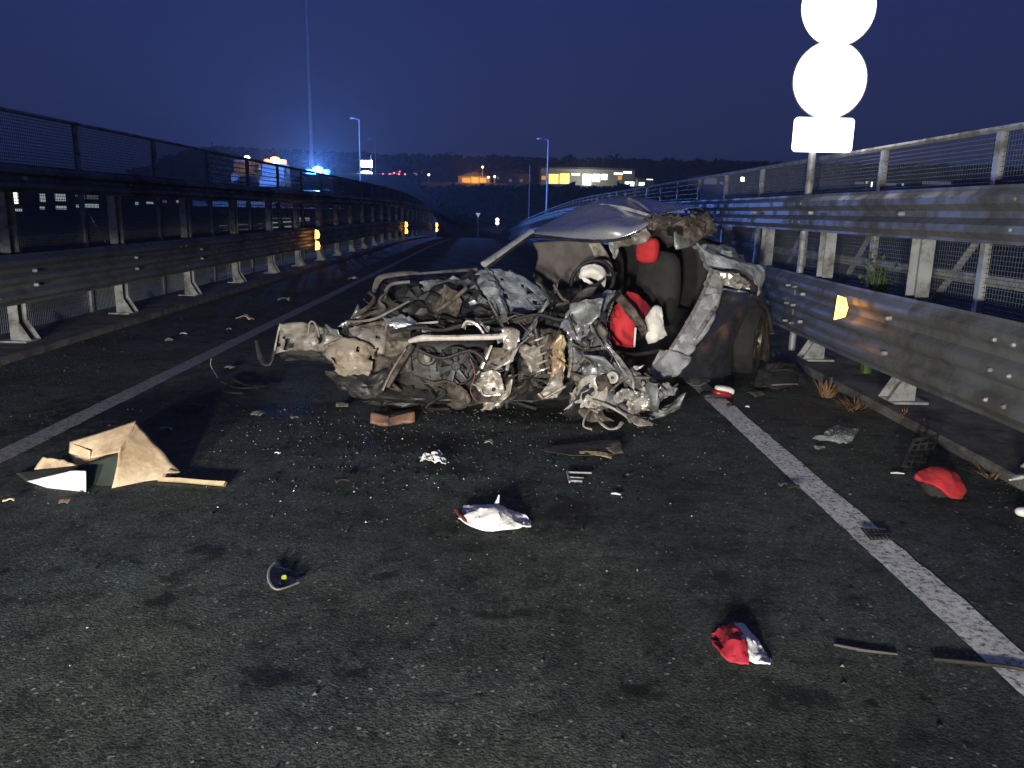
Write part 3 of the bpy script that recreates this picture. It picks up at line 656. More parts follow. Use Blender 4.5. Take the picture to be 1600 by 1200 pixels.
MB().blob(at(850, 560, 6.0), (.28, 0, 0), (0, .25, 0), (0, 0, .24), .5, 18, 12, .05, 6, 4).obj('gearbox', RUSTY, car)
MB().lathe(at(667, 556, 5.62), (0.1, -1, 0), [(.001, .02), (.03, .02), (.06, .03), (.075, .01), (.075, -.04)], 18).obj('pulley', RUSTY, car)
MB().blob(at(668, 557, 5.55), (.022, 0, 0), (0, .02, 0), (0, 0, .045), .8, 10, 8, .008, 20).obj('broken_mount', BEIGE, car)
MB().lathe(at(720, 580, 5.6), (0, -1, .1), [(.001, .03), (.04, .03), (.05, .0), (.09, 0), (.1, -.03)], 20).obj('alternator', BLK, car)
S('radiator_panel', [[(690, 548, 5.6), (735, 545, 5.58)], [(688, 578, 5.58), (735, 575, 5.55)], [(690, 605, 5.58), (725, 600, 5.56)]], BLK, amp=.02, fr=9, tear=.02, seed=43)
T('crush_tube', [(768, 540, 5.5), (760, 558, 5.48), (752, 575, 5.48)], [.014, .018, .02], BARE, n=6, flat=.6)
T('crush_tube', [(795, 535, 5.48), (796, 555, 5.46), (792, 578, 5.46)], [.012, .018, .02], BARE, n=6, flat=.7)
S('mount_bracket', [[(757, 545, 5.52), (790, 545, 5.5)], [(755, 560, 5.55), (788, 562, 5.53)], [(750, 576, 5.5), (785, 578, 5.48)]], RUSTY, amp=.015, fr=14, tear=.01, seed=44)
pb_ = S('subframe_plate', [[(752, 582, 5.46), (770, 578, 5.44), (782, 584, 5.44)], [(748, 594, 5.44), (768, 592, 5.42), (786, 596, 5.43)], [(742, 602, 5.44), (766, 606, 5.41), (788, 606, 5.42)], [(754, 617, 5.44), (770, 618, 5.42), (788, 614, 5.43)]], BARE, amp=.008, fr=14, tear=.004, seed=45)
MB().lathe(at(771, 609, 5.40), (0, -1, .2), [(.001, .002), (.012, .002), (.014, 0), (.014, -.01)], 10).obj('bolt_hole', BLK, pb_)
T('plate_lip', [(738, 600, 5.43), (750, 606, 5.41), (757, 618, 5.41), (782, 616, 5.41)], .007, FOIL, n=6)
S('suspension_turret', [[(815, 520, 5.6), (850, 510, 5.55), (880, 515, 5.6)], [(820, 545, 5.5), (850, 535, 5.45), (880, 540, 5.5)], [(812, 570, 5.52), (845, 565, 5.45), (870, 570, 5.5)], [(825, 590, 5.55), (848, 592, 5.5), (866, 592, 5.55)]], RUSTY, amp=.03, fr=9, tear=.02, seed=46)
S('inner_wing', [[(812, 540, 5.46), (845, 540, 5.44)], [(815, 560, 5.45), (846, 562, 5.42)], [(828, 580, 5.46), (842, 584, 5.44)]], BEIGE, amp=.015, fr=10, tear=.02, seed=47)
S('tan_torn_plate', [[(862, 535, 5.46), (878, 522, 5.46), (886, 535, 5.46)], [(858, 558, 5.43), (872, 552, 5.41), (884, 555, 5.44)], [(862, 575, 5.43), (873, 572, 5.41), (884, 576, 5.43)], [(856, 595, 5.43), (870, 592, 5.41), (878, 598, 5.43)]], TANM, amp=.014, fr=12, tear=.014, seed=48, holes=.06)
S('tan_lower_plate', [[(862, 590, 5.42), (878, 572, 5.42)], [(853, 604, 5.4), (880, 600, 5.4)], [(842, 618, 5.4), (880, 606, 5.4)], [(848, 625, 5.4), (870, 622, 5.4)]], BEIGE, amp=.01, fr=12, tear=.01, seed=49)
T('tan_lip', [(841, 615, 5.38), (850, 622, 5.37), (866, 614, 5.37), (884, 603, 5.38)], .009, BARE, n=6)
T('door_sill_seam', [(890, 530, 5.6), (893, 560, 5.55), (888, 590, 5.5)], .01, BARE, n=6)
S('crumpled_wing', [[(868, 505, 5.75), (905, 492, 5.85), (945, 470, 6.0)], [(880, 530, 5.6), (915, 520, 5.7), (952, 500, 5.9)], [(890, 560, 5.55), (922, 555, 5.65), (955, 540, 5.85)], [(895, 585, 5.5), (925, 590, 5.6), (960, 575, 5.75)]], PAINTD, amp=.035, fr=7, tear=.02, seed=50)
S('crumpled_pillar_base', [[(918, 475, 5.95), (945, 450, 6.1), (962, 452, 6.1)], [(925, 500, 5.85), (945, 480, 5.95), (958, 475, 6.0)], [(935, 540, 5.75), (948, 530, 5.85), (954, 520, 5.9)], [(938, 580, 5.7), (952, 580, 5.75), (965, 585, 5.75)]], GLS, amp=.025, fr=9, tear=.015, seed=51)
T('door_seal', [(966, 460, 6.0), (950, 480, 5.92), (944, 515, 5.88), (948, 555, 5.85), (968, 580, 5.8)], .014, BLK)
T('seal_edge', [(962, 465, 5.98), (953, 480, 5.93)], .007, BARE, n=6)
S('dark_bulkhead', [[(640, 500, 6.15), (760, 490, 6.2), (870, 480, 6.2), (940, 470, 6.25)], [(600, 560, 6.0), (740, 560, 6.1), (870, 550, 6.1), (950, 550, 6.1)], [(580, 625, 5.9), (720, 630, 6.0), (860, 630, 6.0), (950, 620, 6.0)]], BLK, amp=.03, fr=4, seed=52)
# driver's side front suspension torn out on the road
S('torn_arm_sheet', [[(905, 575, 5.45), (935, 562, 5.45), (962, 570, 5.5)], [(908, 600, 5.4), (938, 590, 5.35), (962, 595, 5.4)], [(915, 620, 5.35), (940, 618, 5.3), (965, 612, 5.35)], [(925, 640, 5.3), (945, 640, 5.28), (965, 632, 5.3)]], PAINTD, amp=.035, fr=10, tear=.03, seed=53, holes=.1)
S('torn_silver_sheet', [[(978, 615, 5.38), (1005, 602, 5.4), (1035, 598, 5.45), (1062, 604, 5.5)], [(980, 630, 5.33), (1005, 622, 5.32), (1032, 615, 5.36), (1058, 612, 5.42)], [(980, 648, 5.3), (1005, 642, 5.3), (1030, 630, 5.33), (1050, 622, 5.4)]], FOIL, amp=.025, fr=12, tear=.02, seed=54)
S('pale_flap', [[(925, 590, 5.36), (945, 582, 5.36)], [(930, 602, 5.33), (950, 598, 5.33)], [(935, 612, 5.33), (952, 608, 5.33)]], AIRBAG, amp=.01, fr=12, tear=.01)  # small flap in the pale airbag cloth
MB().lathe(at(957, 590, 5.35), (-.3, -1, .1), [(.012, .0), (.03, .012), (.042, .008), (.046, -.03), (.02, -.03)], 16).obj('ball_joint_ring', BARE, car)
T('steering_arm', [(985, 586, 5.35), (968, 598, 5.32), (952, 612, 5.3)], [.008, .012, .014], BEIGE, flat=.6)
T('control_arm', [(988, 582, 5.4), (1000, 592, 5.4), (1008, 600, 5.4)], .012, BARE, flat=.6)
T('brake_pipe', [(934, 645, 5.3), (922, 640, 5.28), (914, 652, 5.2), (912, 666, 5.15), (925, 671, 5.12)], .007, BARE, n=6)
T('bent_bracket', [(930, 648, 5.25), (940, 662, 5.15), (952, 670, 5.12), (965, 668, 5.13), (972, 660, 5.18)], [.012, .014, .01, .012, .016], BARE, flat=.5)
T('bent_tie_rod', [(925, 625, 5.3), (945, 632, 5.25), (962, 640, 5.22), (978, 650, 5.2), (985, 660, 5.15)], [.014, .018, .014, .016, .012], BARE, flat=.7)
S('tan_shard', [[(982, 650, 5.2), (1000, 652, 5.2)], [(990, 662, 5.15), (1020, 660, 5.15)], [(1002, 666, 5.13), (1020, 664, 5.13)]], BEIGE, amp=.006, fr=14, tear=.006)
S('sub_arm_dark', [[(888, 580, 5.5), (912, 588, 5.42)], [(905, 608, 5.4), (925, 612, 5.38)], [(925, 635, 5.32), (940, 640, 5.28)]], RUSTY, amp=.02, fr=10, tear=.01)
# sill and centre pillar, bent outwards
S('centre_pillar', [[(1112, 418, 6.7), (1135, 425, 6.75)], [(1098, 455, 6.5), (1128, 462, 6.55)], [(1075, 500, 6.25), (1112, 508, 6.3)], [(1052, 540, 6.05), (1085, 545, 6.1)], [(1040, 555, 5.98), (1075, 560, 6.02)]], PALE, amp=.022, fr=7, tear=.012, thick=.008, seed=61)
T('pillar_edge', [(1112, 425, 6.66), (1095, 465, 6.45), (1070, 510, 6.18), (1046, 548, 5.98)], [.012, .014, .012, .012], FOIL, n=7)
T('pillar_rear_edge', [(1118, 480, 6.45), (1105, 500, 6.3), (1085, 530, 6.15)], [.012, .02, .012], FOIL, n=7)
S('sill', [[(1032, 545, 6.0), (1060, 550, 6.0), (1082, 556, 6.05)], [(1018, 570, 5.9), (1048, 572, 5.88), (1078, 566, 5.95)], [(1012, 590, 5.85), (1035, 592, 5.82), (1060, 588, 5.88)]], PALE, amp=.012, fr=8, thick=.008, seed=62)
T('sill_edge', [(1042, 548, 5.93), (1025, 570, 5.83), (1018, 580, 5.8)], .009, FOIL, n=6)
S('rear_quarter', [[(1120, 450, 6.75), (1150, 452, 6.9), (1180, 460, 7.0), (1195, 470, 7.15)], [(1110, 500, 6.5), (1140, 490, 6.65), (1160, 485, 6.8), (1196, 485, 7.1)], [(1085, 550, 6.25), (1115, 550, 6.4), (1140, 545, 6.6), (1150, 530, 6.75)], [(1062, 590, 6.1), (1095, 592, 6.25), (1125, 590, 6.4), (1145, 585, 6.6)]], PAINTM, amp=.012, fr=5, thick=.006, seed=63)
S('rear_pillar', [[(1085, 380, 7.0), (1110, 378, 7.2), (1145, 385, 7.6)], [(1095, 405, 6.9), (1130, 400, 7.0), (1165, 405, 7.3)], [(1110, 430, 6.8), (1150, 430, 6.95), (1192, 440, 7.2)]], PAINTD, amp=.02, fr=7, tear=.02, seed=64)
S('torn_wing_flap', [[(1088, 378, 6.75), (1098, 392, 6.7), (1105, 415, 6.6)], [(1100, 395, 6.7), (1120, 402, 6.6), (1135, 420, 6.55)], [(1120, 402, 6.75), (1150, 412, 6.65), (1165, 425, 6.6)], [(1150, 412, 6.85), (1178, 420, 6.75), (1182, 445, 6.7)], [(1165, 412, 7.0), (1194, 424, 6.85), (1182, 462, 6.75)]], GLS, amp=.014, fr=9, tear=.012, seed=65)
S('foil_scrap', [[(1120, 425, 6.55), (1150, 425, 6.6), (1175, 440, 6.68)], [(1130, 445, 6.55), (1150, 450, 6.58), (1172, 452, 6.68)]], FOIL, amp=.03, fr=14, tear=.015, seed=66)
S('crumpled_glass_edge', [[(1128, 390, 6.85), (1145, 392, 6.9)], [(1122, 402, 6.8), (1150, 404, 6.88)]], GLS, amp=.015, fr=16, tear=.01, seed=67)
S('tail_panel', [[(1165, 420, 7.3), (1196, 445, 7.5)], [(1180, 480, 7.2), (1200, 500, 7.4)], [(1190, 560, 7.2), (1206, 570, 7.4)]], RUSTY, amp=.02, fr=6, tear=.02, seed=68)
# rear wheel
wc = at(1168, 531, 7.0); R_ = .30
wh = thing('wheel', None, None, (0, 0, 0)); wh.parent = car; wh.location = wc-car.location
ax = V((.88, -.47, -.04)).normalized()
pr = [(.205, .09), (.235, .105), (.27, .105), (.293, .085), (.30, .05), (.30, -.05), (.293, -.085), (.25, -.10), (.2, -.09)]
MB().lathe(wc, ax, pr, 40).obj('tyre', RUB, wh)
MB().lathe(wc, ax, [(.205, .085), (.195, .09), (.185, .05), (.18, -.08)], 36).obj('rim', RIM, wh)
uu = ax.orthogonal().normalized(); vv_ = ax.cross(uu)
for i in range(10):
    a = 2*math.pi*i/10+.2; d = uu*math.cos(a)+vv_*math.sin(a); s_ = -uu*math.sin(a)+vv_*math.cos(a)
    MB().obox(wc+ax*.065+d*.115, d*.075, s_*.011, ax*.012).obj('spoke', RIM, wh, False)
MB().lathe(wc+ax*.06, ax, [(.001, .025), (.03, .025), (.042, .01), (.042, -.05)], 16).obj('hub_cap', RIM, wh)
MB().lathe(wc-ax*.03, ax, [(.02, .02), (.115, .02), (.12, 0), (.02, 0)], 24).obj('brake_disc', RUSTY, wh)
T('wheel_arch', [(1128, 590, 6.6), (1122, 545, 6.75), (1135, 500, 6.85), (1165, 472, 6.95), (1196, 480, 7.1), (1206, 520, 7.2)], .018, BLK)
# readable mechanical parts in the crushed front
c0, c1_ = at(838, 520, 5.5), at(850, 585, 5.46); d0 = (c1_-c0); u0 = d0.orthogonal().normalized(); v0 = d0.normalized().cross(u0)
MB().tube([c0+d0*(i/70)+(u0*math.cos(i*.5)+v0*math.sin(i*.5))*.05 for i in range(71)], .008, 6).obj('coil_spring', BARE, car)
MB().tube([c0-d0*.1, c1_], .022, 10).obj('damper', BLK, car)
fc = at(712, 572, 5.53); fa = V((.1, -1, .15)).normalized(); fu = fa.orthogonal().normalized(); fw = fa.cross(fu)
fan = MB().lathe(fc, fa, [(.001, .02), (.03, .02), (.036, .0), (.036, -.02)], 16).obj('cooling_fan', BLK, car)
for i in range(7):
    a = i*.897+.3; d_ = fu*math.cos(a)+fw*math.sin(a); e_2 = fw*math.cos(a)-fu*math.sin(a)
    if i != 2: MB().add([fc+d_*.03-e_2*.012, fc+d_*.03+e_2*.014+fa*.008, fc+d_*.12+e_2*.035+fa*.016, fc+d_*.125-e_2*.01-fa*.01], [(0, 1, 2, 3)]).obj('fan_blade', mat('grey_plastic', (.06, .06, .062), .45, 0, .3, 10), fan, False)
MB().tube([fc+(fu*math.cos(t_)+fw*math.sin(t_))*.135 for t_ in [i*.2 for i in range(4, 30)]], .008, 6).obj('fan_shroud', BLK, fan)
dc = at(925, 612, 5.36); da = V((-.5, -.8, .25)).normalized()
MB().lathe(dc, da, [(.03, .012), (.06, .014), (.062, .004), (.118, .004), (.12, 0), (.118, -.012), (.03, -.012)], 30).obj('brake_disc', BARE, car)
MB().blob(dc+V((.07, -.02, .07)), (.04, 0, .02), (0, .03, 0), (-.02, 0, .05), .5, 12, 8, .004, 20).obj('brake_caliper', RUSTY, car)
for i, (pts, m_) in enumerate((([(650, 545, 5.52), (690, 560, 5.48), (735, 548, 5.5), (760, 566, 5.46)], BLK), ([(610, 520, 5.6), (650, 512, 5.56), (690, 516, 5.52), (722, 508, 5.52)], BLK), ([(800, 500, 5.7), (840, 492, 5.7), (880, 500, 5.68), (915, 486, 5.75)], BLK), ([(735, 560, 5.46), (742, 585, 5.44), (735, 610, 5.44), (745, 628, 5.42)], mat('red_wire', (.10, .02, .015), .5)), ([(640, 590, 5.5), (670, 600, 5.48), (700, 596, 5.48), (730, 612, 5.46)], mat('brown_wire', (.07, .035, .02), .5)), ([(870, 560, 5.4), (895, 575, 5.38), (912, 560, 5.4), (930, 575, 5.36)], mat('dull_yellow_wire', (.14, .10, .03), .5)))):
    T('hose' if m_ is BLK else 'wire', pts, .013 if m_ is BLK else .004, m_, n=8, sm=6)
S('torn_painted_edge', [[(600, 498, 5.78), (625, 492, 5.8), (650, 498, 5.8)], [(606, 508, 5.7), (630, 504, 5.7), (655, 508, 5.72)], [(615, 514, 5.7), (632, 514, 5.7), (650, 512, 5.72)]], PAINT, amp=.014, fr=14, tear=.02, seed=71)
S('torn_painted_edge', [[(880, 500, 5.62), (905, 488, 5.7), (925, 492, 5.72)], [(886, 518, 5.54), (908, 508, 5.6), (922, 512, 5.64)], [(895, 530, 5.52), (908, 530, 5.55), (916, 526, 5.6)]], PAINT, amp=.016, fr=14, tear=.02, seed=72)
S('torn_painted_edge', [[(955, 620, 5.28), (975, 605, 5.3), (1000, 612, 5.32)], [(960, 632, 5.24), (980, 622, 5.25), (998, 624, 5.28)]], FOIL, amp=.016, fr=16, tear=.015, seed=73)
# number of torn pieces inside the engine bay and along the crushed front
DK = [BLK, BLK, BLK, BLK, RUSTY, RUSTY]; MX = [BLK, BLK, RUSTY, PAINTD, PAINTD, BEIGE]; LT = [BLK, RUSTY, PAINTD, PAINTD, BARE, FOIL, FOIL, PALE]
JUNK = [((590, 468, 715, 520), (5.8, 6.05), 22, DK), ((600, 545, 780, 615), (5.62, 5.9), 40, DK), ((780, 490, 940, 610), (5.55, 5.85), 36, MX), ((895, 570, 1050, 645), (5.33, 5.6), 40, LT), ((750, 545, 800, 615), (5.5, 5.62), 10, LT), ((1020, 345, 1110, 372), (6.6, 7.0), 8, MX), ((850, 450, 950, 500), (5.95, 6.3), 12, DK), ((560, 600, 900, 632), (5.55, 5.75), 26, DK), ((530, 495, 610, 545), (5.7, 5.9), 12, MX)]
for bx_, (ya, yb), n, jm in JUNK:
    for i in range(n):
        Y = rnd.uniform(ya, yb); c = at(rnd.uniform(bx_[0], bx_[2]), rnd.uniform(bx_[1], bx_[3]), Y)
        if c.z < .05: c.z = .05
        k = rnd.random(); m = rnd.choice(jm); rv = lambda s: V((rnd.uniform(-s, s), rnd.uniform(-s, s)*.6, rnd.uniform(-s, s)))
        if k < .42:
            u_, v_ = rv(.12), rv(.12)
            rows = [[c-u_-v_, c-v_+rv(.03), c+u_-v_], [c-u_+rv(.03), c+rv(.05), c+u_+rv(.03)], [c-u_+v_, c+v_+rv(.03), c+u_+v_]]
            for r_ in rows:
                for q in r_: q.z = max(q.z, .02)
            sheet('torn_plate', rows, m, car, k=3, amp=.015, fr=12, thick=.003, tear=.015, seed=i)
        elif k < .66:
            p = [c, c+rv(.1), c+rv(.16), c+rv(.2)]
            for q in p: q.z = max(q.z, .03)
            MB().tube(crom(p, 4), rnd.uniform(.006, .016), 7).obj('hose', rnd.choice([BLK, BLK, RUSTY]), car)
        elif k < .86:
            p = [c-rv(.12), c, c+rv(.12)]
            for q in p: q.z = max(q.z, .03)
            MB().tube(p, [.008, rnd.uniform(.01, .02), .008], 5, .5).obj('bent_strip', m, car)
        else:
            p = [c]
            for j in range(5): p.append(p[-1]+rv(.09))
            for q in p: q.z = max(q.z, .02)
            MB().tube(crom(p, 4), .004, 5).obj('cable', BLK, car)

# ------------------------------------------------------------------ things lying on the road
def bend(name, lab, cat, rows, m, **k):
    o = sheet(name, rows, m, None, **k); return tag(o, lab, cat)
# cardboard box, burst open
cb = gp(150, 770); box = thing('cardboard_box', 'burst cardboard box with a white inner flap and a dark green panel', 'box', cb)
def P(x, y, Y): return at(x, y, Y)
def flap(name, q, m, th=.006, amp=.004, seed=0):
    a, b, c, d = q; return sheet(name, [[a, (a+b)/2, b], [(a+d)/2, (a+b+c+d)/4, (b+c)/2], [d, (d+c)/2, c]], m, box, k=4, amp=amp, fr=5, thick=th, seed=seed)
Yb = cb.y
flap('side_panel', [P(213, 657, Yb+.45), P(282, 737, Yb+.28), P(170, 779, Yb+.03), P(192, 702, Yb+.22)], CARD, seed=1, amp=.012)
flap('top_flap', [P(108, 690, Yb+.42), P(213, 657, Yb+.46), P(196, 704, Yb+.25), P(140, 716, Yb+.3)], CARD, seed=2)
flap('end_flap', [P(108, 691, Yb+.42), P(140, 704, Yb+.31), P(139, 717, Yb+.29), P(107, 708, Yb+.4)], CARD, seed=3)
flap('white_flap', [P(42, 752, Yb+.10), P(112, 735, Yb+.09), P(134, 736, Yb+.05), P(134, 782, Yb-.01)], WHITE, seed=4, amp=.003)
flap('green_panel', [P(120, 728, Yb+.24), P(198, 702, Yb+.27), P(170, 779, Yb+.06), P(133, 783, Yb+.02)], GREENP, seed=5)  # panel of the box given a plain dark green
flap('left_flap', [P(46, 742, Yb+.25), P(66, 712, Yb+.32), P(98, 720, Yb+.3), P(122, 726, Yb+.24)], CARD, seed=6, amp=.012)
flap('green_edge', [P(24, 738, Yb+.25), P(122, 727, Yb+.24), P(112, 736, Yb+.11), P(42, 752, Yb+.12)], GREENP, seed=7)
flap('bottom_panel', [P(108, 708, Yb+.44), P(196, 704, Yb+.4), P(282, 738, Yb+.27), P(140, 770, Yb+.1)], CARD, seed=8)
a, b = gp(248, 749, .02), gp(352, 756, .02)
st = MB().tube([a, a.lerp(b, .3)+V((0, 0, .004)), a.lerp(b, .7), b], [.017, .019, .019, .021], 4, .7).obj('wooden_batten', WOOD, None, False); tag(st, 'pale wooden batten lying beside the burst cardboard box', 'batten')
# white cloth
def cloth(name, lab, cat, front, crest, back, m, amp=.012, fr=12, seed=0, parent=None, **k):
    Yf = gp(*front[len(front)//2]).y
    rows = [[gp(x, y, .012) for x, y in front], [at(x, y, gp(*front[i]).y+.06) for i, (x, y) in enumerate(crest)], [gp(x, y, .012)+V((0, .04, 0)) for x, y in back]]
    o = sheet(name, rows, m, parent, k=8, amp=amp, fr=fr, thick=.006, seed=seed, **k)
    for v in o.data.vertices: pass
    if parent is None and lab: tag(o, lab, cat)
    return o
wc_ = thing('airbag_cloth', 'white crumpled airbag cloth with a pointed tip lying on the open road', 'cloth', gp(770, 826))
cloth('fabric', None, None, [(716, 812), (742, 826), (775, 830), (812, 826), (830, 823)], [(722, 802), (748, 801), (774, 800), (800, 809), (828, 819)], [(724, 797), (750, 797), (780, 798), (808, 808), (828, 814)], WHITE, .009, 11, 3, wc_)
MB().tube([at(772, 802, 3.6), at(776, 790, 3.6), at(778, 782, 3.6), at(780, 773, 3.6)], [.055, .028, .014, .004], 8, .6).obj('tip', WHITE, wc_)
MB().tube([at(802, 800, 3.72), at(818, 810, 3.7), at(830, 822, 3.68)], [.03, .03, .014], 8, .6).obj('rolled_hem', WHITE, wc_)
sheet('stained_edge', [[gp(708, 796, .03), gp(714, 793, .04), gp(722, 795, .03)], [gp(710, 803, .012), gp(716, 803, .04), gp(724, 805, .03)], [gp(722, 815, .008), gp(728, 816, .02), gp(735, 820, .012)]], mat('stained_red_cloth', (.16, .02, .03), .8, 0, .4, 20), wc_, k=4, amp=.006, fr=14)
# red and white cloth
rw = thing('airbag_cloth', 'small cloth, half red and half white, lying on the road near the white line', 'cloth', gp(1160, 1035))
cloth('red_half', None, None, [(1110, 1003), (1128, 1026), (1150, 1036), (1170, 1040)], [(1113, 1000), (1130, 1004), (1150, 1000), (1165, 1010)], [(1116, 998), (1132, 992), (1150, 984), (1160, 990)], mat('blood_red_cloth', (.36, .012, .03), .75, 0, .25, 14), .008, 14, 5, rw)
cloth('white_half', None, None, [(1158, 1028), (1172, 1034), (1192, 1040), (1204, 1038)], [(1154, 1000), (1170, 1005), (1188, 1020), (1204, 1030)], [(1152, 984), (1166, 988), (1184, 1006), (1202, 1026)], WHITE, .007, 14, 8, rw)
# white crumpled scrap
bend('cloth_scrap', 'small crumpled white scrap lying on the road in front of the engine', 'scrap', [[gp(656, 719, .02), gp(668, 722, .02), gp(682, 724, .02), gp(697, 725, .02)], [at(660, 714, gp(668, 722).y+.02), at(672, 716, gp(668, 722).y+.02), at(680, 711, gp(668, 722).y+.03), at(694, 719, gp(668, 722).y+.02)], [gp(664, 713, .02), gp(674, 710, .02), gp(684, 709, .02), gp(694, 714, .02)]], WHITE, k=6, amp=.014, fr=22, thick=.003, holes=.1)
# painted shard
sh = thing('body_shard', 'long torn body panel shard with a tan broken edge lying before the wreck', 'car part', gp(920, 708))
sheet('panel', [[gp(850, 706, .012), gp(890, 712, .012), gp(945, 713, .015), gp(972, 708, .012)], [gp(852, 701, .02), gp(890, 700, .03), gp(940, 698, .035), gp(970, 698, .03)], [gp(856, 699, .012), gp(892, 695, .014), gp(935, 691, .02), gp(968, 690, .03)]], BLK, sh, k=6, amp=.006, fr=8)
sheet('broken_edge', [[gp(905, 709, .02), gp(935, 712, .02), gp(955, 717, .012)], [gp(905, 705, .03), gp(935, 706, .035), gp(957, 710, .025)]], TANM, sh, k=5, amp=.004, fr=10, tear=.006)
sheet('tan_end', [[gp(942, 697, .04), gp(968, 690, .045)], [gp(955, 706, .035), gp(972, 700, .035)], [gp(958, 710, .02), gp(973, 707, .02)]], BEIGE, sh, k=4, amp=.004, fr=10, tear=.006)
# bracket with slats, black plastic shell, red bag, basket ...
bk = thing('metal_bracket', 'small grey bracket with two bars lying behind the painted shard', 'car part', gp(905, 748))
bk['label'] = 'small grey bracket of parallel bars lying on the dark patch of road'
for (q1, q2) in (((888, 738), (924, 739)), ((890, 746), (912, 747)), ((890, 751), (910, 752)), ((886, 737), (890, 753))):
    a, b = gp(*q1, .015), gp(*q2, .015); MB().tube([a, b], .006, 6).obj('bar', GALV2, bk)
ps = thing('plastic_shell', 'curved black plastic shell with a small yellow dot lying alone on the road', 'car part', gp(440, 915))
sheet('shell', [[gp(420, 884, .02), gp(440, 886, .004), gp(460, 892, .004)], [gp(422, 905, .03), gp(440, 905, .004), gp(460, 903, .004)], [gp(428, 920, .03), gp(446, 918, .02), gp(466, 908, .02)]], BLK, ps, k=5, amp=.003, fr=8)
MB().tube(crom([gp(429, 879, .03), gp(421, 890, .03), gp(420, 906, .03), gp(430, 920, .03), gp(446, 918, .03), gp(466, 910, .025)], 4), .006, 6, .6).obj('rim_edge', GALV2, ps)
MB().lathe(gp(444, 903, .02), (0, -.4, 1), [(.001, .006), (.010, .006), (.012, .0), (.012, -.01)], 12).obj('yellow_dot', mat('yellow_plug', (.5, .55, .08), .5), ps)
br = thing('plastic_block', 'broken brown plastic block lying in front of the engine', 'car part', gp(612, 662))
sheet('block_face', [[gp(580, 662, .004), gp(603, 666, .004), gp(612, 664, .004), gp(648, 660, .004)], [at(580, 646, 5.3), at(603, 650, 5.28), at(613, 652, 5.3), at(648, 644, 5.35)]], BRICKM, br, k=4, amp=.006, fr=12, thick=.02)
sheet('block_top', [[at(580, 646, 5.3), at(612, 651, 5.29), at(648, 644, 5.35)], [at(588, 642, 5.42), at(615, 645, 5.42), at(645, 640, 5.45)]], BLK, br, k=4, amp=.004, fr=12, thick=.01)
rb = thing('seat_headrest', 'red fabric headrest lying at the kerb beside a black plastic vent', 'headrest', gp(1470, 780))
cR = gp(1472, 782); Yr = cR.y
sheet('cushion', px([[(1430, 741, Yr+.02), (1450, 731, Yr+.14), (1475, 731, Yr+.16), (1497, 745, Yr+.14), (1506, 768, Yr+.07)], [(1433, 745, Yr), (1452, 741, Yr+.07), (1475, 743, Yr+.06), (1496, 757, Yr+.05), (1505, 774, Yr+.03)],
   [(1440, 751, Yr), (1457, 757, Yr+.03), (1474, 768, Yr), (1489, 778, Yr-.01), (1503, 779, Yr+.01)]]), mat('dusty_red_fabric', (.52, .02, .03), .8, 0, .2, 14, .3, 110, dirt=(.30, .03, .035), dscale=8), rb, k=6, amp=.007, fr=9, thick=.025, seed=3)
MB().blob(at(1470, 762, Yr+.12), (.1, 0, -.02), (0, .07, .03), (0, 0, .05), .8, 16, 10, .012, 9).obj('foam', INTERD, rb)
sheet('torn_seam', [[gp(1432, 742, .05), gp(1450, 750, .03), gp(1462, 768, .015)], [gp(1436, 756, .015), gp(1450, 764, .012), gp(1464, 778, .006)]], BLK, rb, k=4, amp=.006, fr=14)
bs = thing('broken_vent', 'black slatted plastic vent leaning behind the red headrest', 'car part', gp(1435, 735))
Yk = gp(1435, 735).y+.05
fr_ = [at(1412, 728, Yk), at(1428, 688, Yk+.12), at(1466, 680, Yk+.16), at(1458, 700, Yk+.1), at(1444, 735, Yk)]
MB().tube(fr_+[fr_[0]], .011, 6).obj('frame', BLK, bs)
for t in (.2, .4, .6, .8): MB().tube([fr_[0].lerp(fr_[1], t), fr_[4].lerp(fr_[2], t)], .006, 5).obj('slat', BLK, bs)
for t in (.33, .66): MB().tube([fr_[0].lerp(fr_[4], t), fr_[1].lerp(fr_[2], t)], .006, 5).obj('slat', BLK, bs)
gr = thing('plastic_grille', 'small black slatted grille lying on the white line', 'car part', gp(1370, 840, .01))
for t in range(6):
    a = gp(1346+t*7, 826+t*.5, .012); b = gp(1360+t*6.5, 842+t*.3, .012); MB().tube([a, b], .004, 5).obj('slat', BLK, gr)
for y_ in ((1345, 825, 1384, 827), (1352, 834, 1392, 834), (1360, 843, 1394, 841)): MB().tube([gp(y_[0], y_[1], .014), gp(y_[2], y_[3], .014)], .004, 5).obj('bar', BLK, gr)
tag(MB().tube(crom([gp(1458, 1030, .008), gp(1520, 1036, .008), gp(1602, 1047, .008), gp(1680, 1075, .008)], 4), .0075, 6).obj('rubber_seal', BLK), 'thin black rubber seal lying across the white line', 'rubber seal')
tag(MB().tube([gp(1303, 1007, .006), gp(1350, 1016, .006), gp(1402, 1022, .006)], [.008, .01, .007], 5, .5).obj('trim_strip', mat('grey_trim', (.12, .11, .10), .6)), 'thin grey trim strip lying on the road beside the black seal', 'trim strip')
CLEAR = mat('clear_sheet', (.5, .56, .55), .12, 0, .2, 8, .2, 20, alpha=.22)
bend('plastic_film', 'crumpled clear plastic film lying between the white line and the kerb', 'plastic film', [[gp(1268, 687, .01), gp(1300, 693, .01), gp(1330, 696, .012)], [gp(1285, 680, .03), gp(1312, 680, .05), gp(1336, 682, .03)], [gp(1300, 672, .01), gp(1320, 671, .02), gp(1342, 675, .012)]], CLEAR, k=6, amp=.02, fr=10, thick=.002)
